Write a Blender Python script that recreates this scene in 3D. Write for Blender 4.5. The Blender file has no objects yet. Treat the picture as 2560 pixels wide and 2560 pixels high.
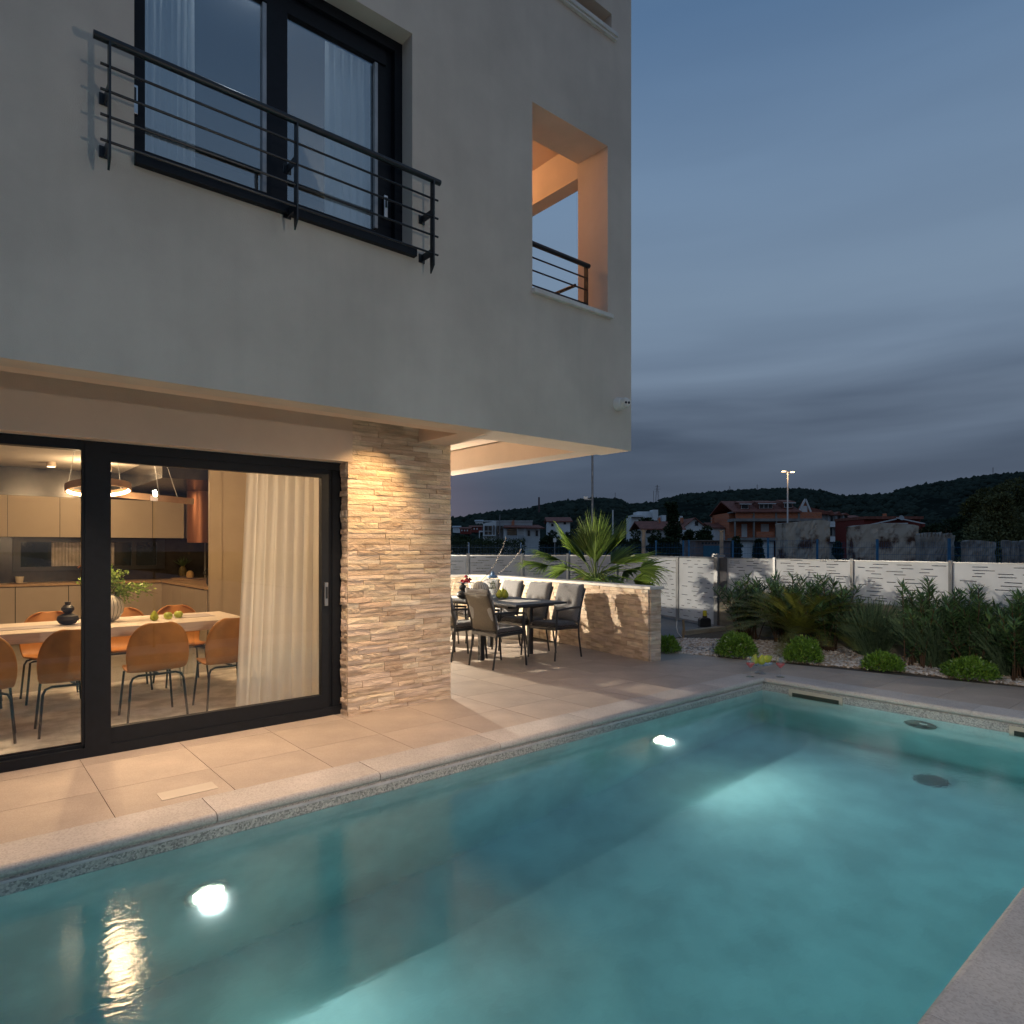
import bpy, bmesh, math, random
import numpy as np
from mathutils import Vector, Matrix
random.seed(7); rng = np.random.default_rng(7)
R = math.radians
S = bpy.context.scene
COL = S.collection
# ------------------------------------------------------------------ camera
HZ, F, TH, CH = 1370.0, 1648.68, R(49.5826), 1.6      # horizon row, focal length in px (of 2560), heading, eye height
FW = (math.cos(TH), math.sin(TH)); RT = (math.sin(TH), -math.cos(TH)); PHI = TH-math.pi/2
cd = bpy.data.cameras.new('camera'); cam = bpy.data.objects.new('camera', cd); COL.objects.link(cam)
cam.location = (0, 0, CH); cam.rotation_euler = (R(90), 0, PHI)
cd.sensor_width = 36; cd.lens = F*36/2560; cd.shift_y = (HZ-1280)/2560; cd.clip_end = 3000; cd.clip_start = .05
S.camera = cam
# ------------------------------------------------------------------ dusk sky
W = bpy.data.worlds.new('World'); S.world = W; W.use_nodes = True
nt = W.node_tree; N = nt.nodes; LK = nt.links; N.clear()
def nd(t, **k):
    n = N.new(t)
    for a, b in k.items(): setattr(n, a, b)
    return n
out = nd('ShaderNodeOutputWorld'); bg = nd('ShaderNodeBackground'); LK.new(bg.outputs[0], out.inputs[0])
tc = nd('ShaderNodeTexCoord'); sep = nd('ShaderNodeSeparateXYZ'); LK.new(tc.outputs['Generated'], sep.inputs[0])
sky = nd('ShaderNodeTexSky', sky_type='NISHITA'); sky.sun_disc = False
sky.sun_elevation = R(2.0); sky.sun_rotation = R(150); sky.air_density = 1.6; sky.dust_density = 1.0; sky.ozone_density = 4.0
ramp = nd('ShaderNodeValToRGB'); LK.new(sep.outputs[2], ramp.inputs[0])
el = ramp.color_ramp.elements
stops = [(0.0, (.070, .084, .120)), (.07, (.074, .100, .150)), (.14, (.092, .126, .186)), (.20, (.135, .182, .258)), (.26, (.182, .250, .350)), (.34, (.195, .275, .385)),
         (.48, (.162, .250, .380)), (.62, (.100, .185, .325)), (1.0, (.10, .16, .27))]
el[0].position = 0; el[0].color = (*stops[0][1], 1); el[1].position = 1; el[1].color = (*stops[-1][1], 1)
for p, c in stops[1:-1]:
    e = el.new(p); e.color = (*c, 1)
# long flat cloud streaks, only in a belt above the horizon
mp = nd('ShaderNodeMapping'); mp.inputs['Scale'].default_value = (1.2, 1.2, 9.0); LK.new(tc.outputs['Generated'], mp.inputs[0])
nz = nd('ShaderNodeTexNoise'); nz.inputs['Scale'].default_value = 1.7; nz.inputs['Detail'].default_value = 4; nz.inputs['Roughness'].default_value = .45; nz.inputs['Distortion'].default_value = .35
LK.new(mp.outputs[0], nz.inputs['Vector'])
cr = nd('ShaderNodeValToRGB'); LK.new(nz.outputs[0], cr.inputs[0])
cr.color_ramp.elements[0].position = .34; cr.color_ramp.elements[0].color = (.64, .65, .68, 1)
cr.color_ramp.elements[1].position = .68; cr.color_ramp.elements[1].color = (1.42, 1.38, 1.32, 1)
belt = nd('ShaderNodeMapRange'); belt.interpolation_type = 'SMOOTHSTEP'; LK.new(sep.outputs[2], belt.inputs[0])
for i, v in enumerate((.13, .36, 1.0, .10)): belt.inputs[i+1].default_value = v
low = nd('ShaderNodeMapRange'); low.interpolation_type = 'SMOOTHSTEP'; LK.new(sep.outputs[2], low.inputs[0])
for i, v in enumerate((.02, .16, .12, 1.0)): low.inputs[i+1].default_value = v
bm_ = nd('ShaderNodeMath', operation='MULTIPLY'); LK.new(belt.outputs[0], bm_.inputs[0]); LK.new(low.outputs[0], bm_.inputs[1])
mixc = nd('ShaderNodeMix', data_type='RGBA'); mixc.inputs[6].default_value = (1, 1, 1, 1); LK.new(bm_.outputs[0], mixc.inputs[0]); LK.new(cr.outputs[0], mixc.inputs[7])
mul = nd('ShaderNodeMix', data_type='RGBA', blend_type='MULTIPLY'); mul.inputs[0].default_value = 1
LK.new(ramp.outputs[0], mul.inputs[6]); LK.new(mixc.outputs[2], mul.inputs[7])
# rosy afterglow low over the horizon, centred on the heading where the sun went down
dt = nd('ShaderNodeVectorMath', operation='DOT_PRODUCT'); LK.new(tc.outputs['Generated'], dt.inputs[0]); dt.inputs[1].default_value = (math.cos(R(66)), math.sin(R(66)), 0.02)
gl = nd('ShaderNodeMapRange'); gl.interpolation_type = 'SMOOTHSTEP'; LK.new(dt.outputs['Value'], gl.inputs[0])
for i, v in enumerate((.955, 1.0, 0, 1)): gl.inputs[i+1].default_value = v
glow = nd('ShaderNodeMix', data_type='RGBA', blend_type='ADD'); LK.new(gl.outputs[0], glow.inputs[0]); LK.new(mul.outputs[2], glow.inputs[6]); glow.inputs[7].default_value = (.085, .045, .045, 1)
nis = nd('ShaderNodeMix', data_type='RGBA', blend_type='ADD'); nis.inputs[0].default_value = .012
LK.new(glow.outputs[2], nis.inputs[6]); LK.new(sky.outputs[0], nis.inputs[7])
LK.new(nis.outputs[2], bg.inputs[0]); bg.inputs[1].default_value = .92
sd = bpy.data.lights.new('sun', 'SUN'); sd.energy = .05; sd.angle = R(15); sd.color = (1, .9, .8)
so = bpy.data.objects.new('sun', sd); COL.objects.link(so); so.rotation_euler = (R(75), 0, R(30))
S.view_settings.view_transform = 'Standard'; S.view_settings.look = 'None'; S.view_settings.exposure = 0; S.view_settings.gamma = 1
try: S.view_settings.use_curve_mapping = False
except Exception: pass
S.cycles.use_denoising = True
S.cycles.max_bounces = 10; S.cycles.transparent_max_bounces = 24; S.cycles.transmission_bounces = 8; S.cycles.glossy_bounces = 5; S.cycles.diffuse_bounces = 4
S.cycles.sample_clamp_indirect = 4.0; S.cycles.blur_glossy = .6

# ------------------------------------------------------------------ picture -> place helpers (used to read real positions off known planes)
def ray(px, py):
    a = (px-1280)/F; return (FW[0]+a*RT[0], FW[1]+a*RT[1], -(py-HZ)/F)
def Zp(px, py, z=0.0):
    d = ray(px, py); t = (z-CH)/d[2]; return Vector((d[0]*t, d[1]*t, z))
def Xp(px, py, x):
    d = ray(px, py); t = x/d[0]; return Vector((x, d[1]*t, CH+d[2]*t))
def Yp(px, py, y):
    d = ray(px, py); t = y/d[1]; return Vector((d[0]*t, y, CH+d[2]*t))
def Lp(px, py, d):                       # frame turned to face the garden: x across, y away
    return ((px-1280)/F*d, d, CH-(py-HZ)/F*d)
def B2W(lat, d, z=0): return Vector((FW[0]*d+RT[0]*lat, FW[1]*d+RT[1]*lat, z))

# ------------------------------------------------------------------ materials
MATS = {}
def M(name, col, rough=.6, metal=0, var=.12, vs=6, bump=0, bs=60, spec=.4, rnd=0, col2=None, stretch=None, cfrac=(.35, .65), det=5, alpha=None, sheen=0, coat=0, bd=.01):
    if name in MATS: return MATS[name]
    m = bpy.data.materials.new(name); m.use_nodes = True; t = m.node_tree; n = t.nodes; l = t.links
    p = n['Principled BSDF']; p.inputs['Roughness'].default_value = rough; p.inputs['Metallic'].default_value = metal
    p.inputs['Specular IOR Level'].default_value = spec
    if coat: p.inputs['Coat Weight'].default_value = coat
    if sheen: p.inputs['Sheen Weight'].default_value = sheen
    tcn = n.new('ShaderNodeTexCoord'); mpn = n.new('ShaderNodeMapping'); l.new(tcn.outputs['Object'], mpn.inputs[0])
    if stretch: mpn.inputs['Scale'].default_value = stretch
    nzn = n.new('ShaderNodeTexNoise'); nzn.inputs['Scale'].default_value = vs; nzn.inputs['Detail'].default_value = det; nzn.inputs['Roughness'].default_value = .6
    l.new(mpn.outputs[0], nzn.inputs['Vector'])
    r_ = n.new('ShaderNodeValToRGB'); l.new(nzn.outputs[0], r_.inputs[0])
    c2 = col2 or tuple(c*(1-var*2) for c in col); c1 = col if col2 else tuple(min(1, c*(1+var*.6)) for c in col)
    r_.color_ramp.elements[0].position = cfrac[0]; r_.color_ramp.elements[0].color = (*c2, 1)
    r_.color_ramp.elements[1].position = cfrac[1]; r_.color_ramp.elements[1].color = (*c1, 1)
    src = r_.outputs[0]
    if rnd:
        oi = n.new('ShaderNodeObjectInfo'); mr = n.new('ShaderNodeMapRange'); l.new(oi.outputs['Random'], mr.inputs[0])
        mr.inputs[3].default_value = 1-rnd; mr.inputs[4].default_value = 1+rnd*.8
        mx = n.new('ShaderNodeVectorMath'); mx.operation = 'SCALE'; l.new(src, mx.inputs[0]); l.new(mr.outputs[0], mx.inputs['Scale']); src = mx.outputs[0]
    l.new(src, p.inputs['Base Color'])
    if bump:
        b = n.new('ShaderNodeBump'); b.inputs['Strength'].default_value = bump; b.inputs['Distance'].default_value = bd
        n2 = n.new('ShaderNodeTexNoise'); n2.inputs['Scale'].default_value = bs; n2.inputs['Detail'].default_value = 4; l.new(mpn.outputs[0], n2.inputs['Vector'])
        l.new(n2.outputs[0], b.inputs['Height']); l.new(b.outputs[0], p.inputs['Normal'])
    if alpha is not None: p.inputs['Alpha'].default_value = alpha
    MATS[name] = m; return m
def emis(name, col, s):
    m = bpy.data.materials.new(name); m.use_nodes = True; p = m.node_tree.nodes['Principled BSDF']
    p.inputs['Base Color'].default_value = (*col, 1); p.inputs['Emission Color'].default_value = (*col, 1); p.inputs['Emission Strength'].default_value = s
    MATS[name] = m; return m
def pane_mat(name, tint=(.93, .95, .95), refl=1.0, rough=0.0, extra=0.0):
    m = bpy.data.materials.new(name); m.use_nodes = True; t = m.node_tree; n = t.nodes; l = t.links
    n.remove(n['Principled BSDF']); o = n['Material Output']
    tr = n.new('ShaderNodeBsdfTransparent'); tr.inputs[0].default_value = (*tint, 1)
    g = n.new('ShaderNodeBsdfGlossy'); g.inputs['Roughness'].default_value = rough; g.inputs[0].default_value = (refl, refl, refl, 1)
    ge = n.new('ShaderNodeNewGeometry'); dp = n.new('ShaderNodeVectorMath'); dp.operation = 'DOT_PRODUCT'; l.new(ge.outputs['Normal'], dp.inputs[0]); l.new(ge.outputs['Incoming'], dp.inputs[1])
    def mt(op, a, b=None):
        q = n.new('ShaderNodeMath'); q.operation = op
        for i, v in enumerate((a, b)):
            if v is None: continue
            if isinstance(v, (int, float)): q.inputs[i].default_value = v
            else: l.new(v, q.inputs[i])
        return q.outputs[0]
    fr_ = mt('ADD', mt('MULTIPLY', mt('POWER', mt('SUBTRACT', 1.0, mt('ABSOLUTE', dp.outputs['Value'])), 5.0), .93), .045)
    mx = n.new('ShaderNodeMixShader'); ad = n.new('ShaderNodeMath'); ad.operation = 'ADD'; ad.use_clamp = True; ad.inputs[1].default_value = extra; l.new(fr_, ad.inputs[0]); l.new(ad.outputs[0], mx.inputs[0]); l.new(tr.outputs[0], mx.inputs[1]); l.new(g.outputs[0], mx.inputs[2]); l.new(mx.outputs[0], o.inputs[0])
    MATS[name] = m; return m
def glass_mat(name, col=(1, 1, 1), rough=0, ior=1.45):
    m = bpy.data.materials.new(name); m.use_nodes = True; p = m.node_tree.nodes['Principled BSDF']
    p.inputs['Base Color'].default_value = (*col, 1); p.inputs['Roughness'].default_value = rough; p.inputs['Transmission Weight'].default_value = 1; p.inputs['IOR'].default_value = ior
    MATS[name] = m; return m
def cloth_mat(name, col, trans=.45, opac=1.0):
    m = bpy.data.materials.new(name); m.use_nodes = True; t = m.node_tree; n = t.nodes; l = t.links
    n.remove(n['Principled BSDF']); o = n['Material Output']
    d = n.new('ShaderNodeBsdfDiffuse'); d.inputs[0].default_value = (*col, 1); tl = n.new('ShaderNodeBsdfTranslucent'); tl.inputs[0].default_value = (*col, 1)
    mx = n.new('ShaderNodeMixShader'); mx.inputs[0].default_value = trans; l.new(d.outputs[0], mx.inputs[1]); l.new(tl.outputs[0], mx.inputs[2])
    tp = n.new('ShaderNodeBsdfTransparent'); m2 = n.new('ShaderNodeMixShader'); m2.inputs[0].default_value = opac
    l.new(tp.outputs[0], m2.inputs[1]); l.new(mx.outputs[0], m2.inputs[2]); l.new(m2.outputs[0], o.inputs[0])
    MATS[name] = m; return m
def leaf_mat(name, c1, c2, rough=.45, trans=.25, spec=.4):
    m = bpy.data.materials.new(name); m.use_nodes = True; t = m.node_tree; n = t.nodes; l = t.links
    p = n['Principled BSDF']; o = n['Material Output']; p.inputs['Roughness'].default_value = rough; p.inputs['Specular IOR Level'].default_value = spec
    g = n.new('ShaderNodeNewGeometry'); r_ = n.new('ShaderNodeValToRGB'); l.new(g.outputs['Random Per Island'], r_.inputs[0])
    r_.color_ramp.elements[0].color = (*c1, 1); r_.color_ramp.elements[1].color = (*c2, 1); l.new(r_.outputs[0], p.inputs['Base Color'])
    tl = n.new('ShaderNodeBsdfTranslucent'); l.new(r_.outputs[0], tl.inputs[0])
    mx = n.new('ShaderNodeMixShader'); mx.inputs[0].default_value = trans; l.new(p.outputs[0], mx.inputs[1]); l.new(tl.outputs[0], mx.inputs[2]); l.new(mx.outputs[0], o.inputs[0])
    MATS[name] = m; return m
def speck(name, cols, scale, rough=.6, bump=.3, base=None, bd=.004):
    m = bpy.data.materials.new(name); m.use_nodes = True; t = m.node_tree; n = t.nodes; l = t.links; p = n['Principled BSDF']; p.inputs['Roughness'].default_value = rough
    tcn = n.new('ShaderNodeTexCoord'); v = n.new('ShaderNodeTexVoronoi'); v.inputs['Scale'].default_value = scale; v.inputs['Randomness'].default_value = 1
    l.new(tcn.outputs['Object'], v.inputs['Vector']); bw = n.new('ShaderNodeRGBToBW'); l.new(v.outputs['Color'], bw.inputs[0])
    r_ = n.new('ShaderNodeValToRGB'); l.new(bw.outputs[0], r_.inputs[0]); e = r_.color_ramp.elements
    e[0].position = .2; e[0].color = (*cols[0], 1); e[1].position = .85; e[1].color = (*cols[-1], 1)
    for i, c in enumerate(cols[1:-1]):
        k = e.new(.2+.65*(i+1)/(len(cols)-1)); k.color = (*c, 1)
    nzn = n.new('ShaderNodeTexNoise'); nzn.inputs['Scale'].default_value = 2.2; nzn.inputs['Detail'].default_value = 5; l.new(tcn.outputs['Object'], nzn.inputs['Vector'])
    mr = n.new('ShaderNodeMapRange'); l.new(nzn.outputs[0], mr.inputs[0]); mr.inputs[1].default_value = .3; mr.inputs[2].default_value = .7; mr.inputs[3].default_value = .84; mr.inputs[4].default_value = 1.1
    oi = n.new('ShaderNodeObjectInfo'); m3 = n.new('ShaderNodeMapRange'); l.new(oi.outputs['Random'], m3.inputs[0]); m3.inputs[3].default_value = .93; m3.inputs[4].default_value = 1.05
    mm = n.new('ShaderNodeMath'); mm.operation = 'MULTIPLY'; l.new(mr.outputs[0], mm.inputs[0]); l.new(m3.outputs[0], mm.inputs[1])
    mx = n.new('ShaderNodeVectorMath'); mx.operation = 'SCALE'; l.new(r_.outputs[0], mx.inputs[0]); l.new(mm.outputs[0], mx.inputs['Scale']); l.new(mx.outputs[0], p.inputs['Base Color'])
    b = n.new('ShaderNodeBump'); b.inputs['Strength'].default_value = bump; b.inputs['Distance'].default_value = bd; l.new(bw.outputs[0], b.inputs['Height']); l.new(b.outputs[0], p.inputs['Normal'])
    MATS[name] = m; return m

stucco = M('facade_stucco', (.66, .57, .475), .9, var=.06, vs=1.1, bump=.35, bs=170, spec=.2, bd=.006)
def streaks(m, lo=.985):
    t = m.node_tree; n = t.nodes; l = t.links; p = n['Principled BSDF']; src = p.inputs['Base Color'].links[0].from_socket
    g = n.new('ShaderNodeNewGeometry'); mp_ = n.new('ShaderNodeMapping'); mp_.inputs['Scale'].default_value = (7, 7, .55); z = n.new('ShaderNodeTexNoise'); z.inputs['Scale'].default_value = 1; z.inputs['Detail'].default_value = 6
    l.new(g.outputs['Position'], mp_.inputs[0]); l.new(mp_.outputs[0], z.inputs['Vector']); mr = n.new('ShaderNodeMapRange'); l.new(z.outputs[0], mr.inputs[0])
    for i, v in enumerate((.30, .55, lo, 1.02)): mr.inputs[i+1].default_value = v
    z2 = n.new('ShaderNodeTexVoronoi'); z2.inputs['Scale'].default_value = 1.3; l.new(g.outputs['Position'], z2.inputs['Vector']); m2 = n.new('ShaderNodeMapRange'); l.new(z2.outputs['Distance'], m2.inputs[0])
    for i, v in enumerate((.0, .012, .55, 1.0)): m2.inputs[i+1].default_value = v
    mm = n.new('ShaderNodeMath'); mm.operation = 'MULTIPLY'; l.new(mr.outputs[0], mm.inputs[0]); l.new(m2.outputs[0], mm.inputs[1]); sc = n.new('ShaderNodeVectorMath'); sc.operation = 'SCALE'; l.new(src, sc.inputs[0]); l.new(mm.outputs[0], sc.inputs['Scale']); l.new(sc.outputs[0], p.inputs['Base Color'])
streaks(stucco)
soffit_m = M('soffit_render', (.72, .575, .455), .9, var=.03, vs=2, bump=.3, bs=150, spec=.15, bd=.006)
ceilm = M('white_ceiling', (.72, .68, .62), .9, var=.02)
dark_al = M('anthracite_aluminium', (.009, .0115, .016), .5, var=.1, vs=20, bump=.15, bs=300, spec=.22, bd=.002)
rail_m = M('railing_paint', (.014, .018, .022), .38, var=.1, vs=12, spec=.5)
steel = M('brushed_steel', (.6, .6, .6), .3, 1, var=.05)
white_st = M('white_limestone', (.70, .66, .60), .6, var=.06, vs=8, bump=.1, bs=90)
def stone_mat():
    m = bpy.data.materials.new('split_travertine'); m.use_nodes = True; t = m.node_tree; n = t.nodes; l = t.links; p = n['Principled BSDF']; p.inputs['Roughness'].default_value = .88; p.inputs['Specular IOR Level'].default_value = .2
    oi = n.new('ShaderNodeObjectInfo'); g = n.new('ShaderNodeNewGeometry')
    def ns(scale, det, stretch=None):
        mp_ = n.new('ShaderNodeMapping'); z = n.new('ShaderNodeTexNoise'); z.inputs['Scale'].default_value = scale; z.inputs['Detail'].default_value = det; l.new(g.outputs['Position'], mp_.inputs[0]); mp_.inputs['Scale'].default_value = stretch or (1, 1, 1); l.new(mp_.outputs[0], z.inputs['Vector']); return z
    r0 = n.new('ShaderNodeValToRGB'); l.new(oi.outputs['Random'], r0.inputs[0]); e = r0.color_ramp.elements; e[0].color = (.70, .57, .42, 1); e[1].color = (.86, .76, .62, 1)
    for q, c in ((.2, (.62, .47, .35, 1)), (.45, (.80, .66, .50, 1)), (.7, (.72, .58, .47, 1)), (.88, (.84, .70, .50, 1))): k = e.new(q); k.color = c
    z1 = ns(4, 6, (1, 1, 6)); r1 = n.new('ShaderNodeValToRGB'); l.new(z1.outputs[0], r1.inputs[0]); e = r1.color_ramp.elements; e[0].position = .34; e[0].color = (.70, .66, .62, 1); e[1].position = .6; e[1].color = (1.04, 1.02, 1, 1)
    mx = n.new('ShaderNodeMix'); mx.data_type = 'RGBA'; mx.blend_type = 'MULTIPLY'; mx.inputs[0].default_value = 1; l.new(r0.outputs[0], mx.inputs[6]); l.new(r1.outputs[0], mx.inputs[7]); l.new(mx.outputs[2], p.inputs['Base Color'])
    z2 = ns(55, 6, (.7, .7, 1.6)); b1 = n.new('ShaderNodeBump'); b1.inputs['Strength'].default_value = .9; b1.inputs['Distance'].default_value = .010; l.new(z2.outputs[0], b1.inputs['Height']); l.new(b1.outputs[0], p.inputs['Normal'])
    MATS['split_travertine'] = m; return m
travert = stone_mat()
paver_m = speck('paver_porcelain', [(.37, .30, .245), (.405, .335, .275), (.435, .365, .30)], 190, .55, .15)
grout = M('dark_joint', (.10, .085, .07), .9)
cop_m = speck('bush_hammered_coping', [(.38, .345, .315), (.43, .395, .365), (.455, .42, .39), (.47, .435, .40)], 110, .75, .5)
mosaic = speck('pool_mosaic', [(.19, .19, .185), (.31, .31, .30), (.38, .375, .355), (.46, .45, .42)], 95, .5, .4)
pool_f = M('pool_finish', (.66, .74, .70), .8, var=.10, vs=2.2, det=8)
int_floor = M('interior_tiles', (.34, .31, .27), .55, var=.08, vs=3)
int_wall = M('interior_wall', (.52, .47, .40), .9, var=.02)
cab_m = M('kitchen_laminate', (.47, .39, .29), .5, var=.03, vs=2)
darkwall = M('dark_backsplash', (.030, .026, .022), .22, var=.2, spec=.5)
wood_top = M('oak_worktop', (.55, .36, .18), .45, var=.2, vs=14, stretch=(1, 8, 8))
table_m = M('pale_wood_table', (.66, .58, .50), .5, var=.1, vs=5, stretch=(1, 9, 9), cfrac=(.3, .7))
leather = M('cognac_leather', (.42, .18, .048), .5, var=.12, vs=4, bump=.1, bs=200, spec=.4)
blackst = M('black_steel', (.012, .014, .017), .35, spec=.5)
copper = M('copper_hood', (.34, .15, .08), .42, .75, var=.08, vs=3, stretch=(9, 9, .5))
rug_m = M('worn_rug', (.70, .67, .62), .95, var=.2, vs=3.5, bump=.4, bs=60, col2=(.46, .43, .39), det=9, cfrac=(.42, .56))
curtain_m = cloth_mat('sheer_curtain', (.93, .92, .90), .5, .74)
curtain_up = cloth_mat('upper_curtain', (.85, .88, .88), .4, .95)
pane = pane_mat('door_glass', (.95, .96, .95))
pane_up = pane_mat('upper_glass', (.86, .90, .92), .95, 0.0, .17)
clear = pane_mat('clear_glass', (.95, .97, .97), 1.0, 0.0, .10)
chair_al = M('chair_aluminium', (.028, .029, .032), .4, var=.1, vs=15, spec=.5)
sling = M('taupe_sling', (.11, .095, .075), .8, var=.12, vs=120, bump=.3, bs=400)
cush = M('grey_cushion', (.20, .20, .205), .95, var=.12, vs=90, bump=.3, bs=300, sheen=.3)
cush_br = M('brown_grey_cushion', (.085, .078, .076), .95, var=.12, vs=90, bump=.3, bs=300, sheen=.3)
piping = M('black_piping', (.02, .02, .022), .8)
tabletop_m = M('slate_tabletop', (.035, .038, .045), .5, var=.12, vs=30)
linen = M('linen', (.72, .68, .60), .95, var=.05, bump=.3, bs=200)
pear_m = M('pear_skin', (.40, .42, .05), .4, var=.2, vs=9, col2=(.28, .33, .03))
apple_m = M('apple_skin', (.38, .44, .07), .35, var=.12, vs=5)
stem_m = M('brown_stem', (.09, .05, .025), .8)
wine = M('red_wine', (.75, .03, .03), .08, var=.02, spec=.7)
grape = M('red_grape', (.30, .015, .03), .2, var=.2, spec=.6)
black_ceramic = M('black_ceramic', (.02, .022, .026), .5)
fence_m = M('fence_sheet', (.64, .67, .70), .55, var=.06, vs=1.5, spec=.3)
galv = M('galvanised', (.34, .35, .36), .4, .5, var=.1)
concrete = M('board_concrete', (.36, .32, .24), .9, var=.15, vs=2.5, bump=.4, bs=30, stretch=(1, 1, 4))
drive_m = M('driveway_concrete', (.17, .18, .19), .8, var=.1, vs=2, bump=.2)
gravel_bed = M('gravel_earth', (.16, .125, .09), .95, var=.2, vs=30, bump=.5, bs=80)
blue_m = M('blue_mesh', (.012, .09, .22), .5)
earth = M('far_ground', (.030, .036, .024), .95, var=.3, vs=.05, spec=0)

# ------------------------------------------------------------------ mesh builder
class MB:
    def __init__(s): s.v = []; s.f = []
    def box(s, x0, x1, y0, y1, z0, z1, bv=0):
        if x0 > x1: x0, x1 = x1, x0
        if y0 > y1: y0, y1 = y1, y0
        if z0 > z1: z0, z1 = z1, z0
        b = len(s.v); s.v += [(x, y, z) for z in (z0, z1) for y in (y0, y1) for x in (x0, x1)]
        s.f += [tuple(b+i for i in q) for q in ((0, 2, 3, 1), (4, 5, 7, 6), (0, 1, 5, 4), (2, 6, 7, 3), (0, 4, 6, 2), (1, 3, 7, 5))]; return s
    def bar(s, p, q, w, h=None, up=(0, 0, 1)):           # square bar p->q
        p = Vector(p); q = Vector(q); d = (q-p).normalized(); u = Vector(up)
        if abs(d.dot(u)) > .95: u = Vector((0, 1, 0)) if abs(d.y) < .9 else Vector((1, 0, 0))
        a = d.cross(u).normalized()*(w/2); c = a.cross(d).normalized()*((h or w)/2)
        b = len(s.v)
        for e in (p, q):
            for i, j in ((-1, -1), (1, -1), (1, 1), (-1, 1)): s.v.append(tuple(e+a*i+c*j))
        s.f += [tuple(b+i for i in t) for t in ((0, 1, 2, 3), (7, 6, 5, 4), (0, 4, 5, 1), (1, 5, 6, 2), (2, 6, 7, 3), (3, 7, 4, 0))]; return s
    def tube(s, pts, r, n=8, r2=None, cap=True):
        pts = [Vector(p) for p in pts]; k = len(pts); b = len(s.v); ref = None
        for i, p in enumerate(pts):
            d = (pts[min(i+1, k-1)]-pts[max(i-1, 0)]).normalized()
            if ref is None:
                ref = Vector((0, 0, 1)) if abs(d.z) < .9 else Vector((1, 0, 0))
            a = d.cross(ref)
            if a.length < 1e-4: a = d.cross(Vector((.3, 1, .2)))
            a.normalize(); c = a.cross(d).normalized(); ref = c if abs(d.dot(c)) < .9 else ref
            rr = r if r2 is None else r+(r2-r)*i/(k-1)
            for j in range(n):
                t = 2*math.pi*j/n; s.v.append(tuple(p+a*math.cos(t)*rr+c*math.sin(t)*rr))
        for i in range(k-1):
            for j in range(n):
                s.f.append((b+i*n+j, b+i*n+(j+1) % n, b+(i+1)*n+(j+1) % n, b+(i+1)*n+j))
        if cap: s.f.append(tuple(b+j for j in range(n))[::-1]); s.f.append(tuple(b+(k-1)*n+j for j in range(n)))
        return s
    def lathe(s, prof, n=24, c=(0, 0, 0), sx=1, sy=1):
        b = len(s.v)
        for r, z in prof:
            for j in range(n):
                t = 2*math.pi*j/n; s.v.append((c[0]+r*math.cos(t)*sx, c[1]+r*math.sin(t)*sy, c[2]+z))
        k = len(prof)
        for i in range(k-1):
            for j in range(n): s.f.append((b+i*n+j, b+i*n+(j+1) % n, b+(i+1)*n+(j+1) % n, b+(i+1)*n+j))
        if prof[0][0] > 1e-5: s.f.append(tuple(b+j for j in range(n))[::-1])
        if prof[-1][0] > 1e-5: s.f.append(tuple(b+(k-1)*n+j for j in range(n)))
        return s
    def sph(s, c, r, n=12, m=8, sx=1, sy=1, sz=1):
        return s.lathe([(max(1e-6, r*math.sin(math.pi*i/m)), -r*sz*math.cos(math.pi*i/m)) for i in range(m+1)], n, c, sx, sy)
    def prism(s, pts, z0, z1):                            # polygon in xy extruded in z
        b = len(s.v); n = len(pts); s.v += [(x, y, z0) for x, y in pts]+[(x, y, z1) for x, y in pts]
        s.f.append(tuple(b+i for i in range(n))[::-1]); s.f.append(tuple(b+n+i for i in range(n)))
        for i in range(n): s.f.append((b+i, b+(i+1) % n, b+n+(i+1) % n, b+n+i))
        return s
    def extr(s, pts, a, bvec):                            # 3-d polygon extruded by vector
        b = len(s.v); n = len(pts); bv = Vector(bvec); s.v += [tuple(p) for p in pts]+[tuple(Vector(p)+bv) for p in pts]
        s.f.append(tuple(b+i for i in range(n))[::-1]); s.f.append(tuple(b+n+i for i in range(n)))
        for i in range(n): s.f.append((b+i, b+(i+1) % n, b+n+(i+1) % n, b+n+i))
        return s
    def quad(s, *p):
        b = len(s.v); s.v += [tuple(q) for q in p]; s.f.append(tuple(range(b, b+len(p)))); return s
    def build(s, name, mat, parent=None, smooth=False, bevel=0, off=None):
        me = bpy.data.meshes.new(name)
        v = s.v
        if off is not None: v = [(x-off[0], y-off[1], z-off[2]) for x, y, z in v]
        me.from_pydata(v, [], s.f); me.validate(); me.update()
        bm = bmesh.new(); bm.from_mesh(me); bmesh.ops.recalc_face_normals(bm, faces=bm.faces); bm.to_mesh(me); bm.free()
        if smooth:
            me.polygons.foreach_set('use_smooth', [True]*len(me.polygons))
            if smooth != 'all':
                try: me.set_sharp_from_angle(angle=R(40))
                except Exception: pass
        me.materials.append(mat); o = bpy.data.objects.new(name, me); COL.objects.link(o)
        if parent: o.parent = parent
        if bevel:
            m = o.modifiers.new('b', 'BEVEL'); m.width = bevel; m.segments = 2; m.limit_method = 'ANGLE'
        return o
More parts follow.
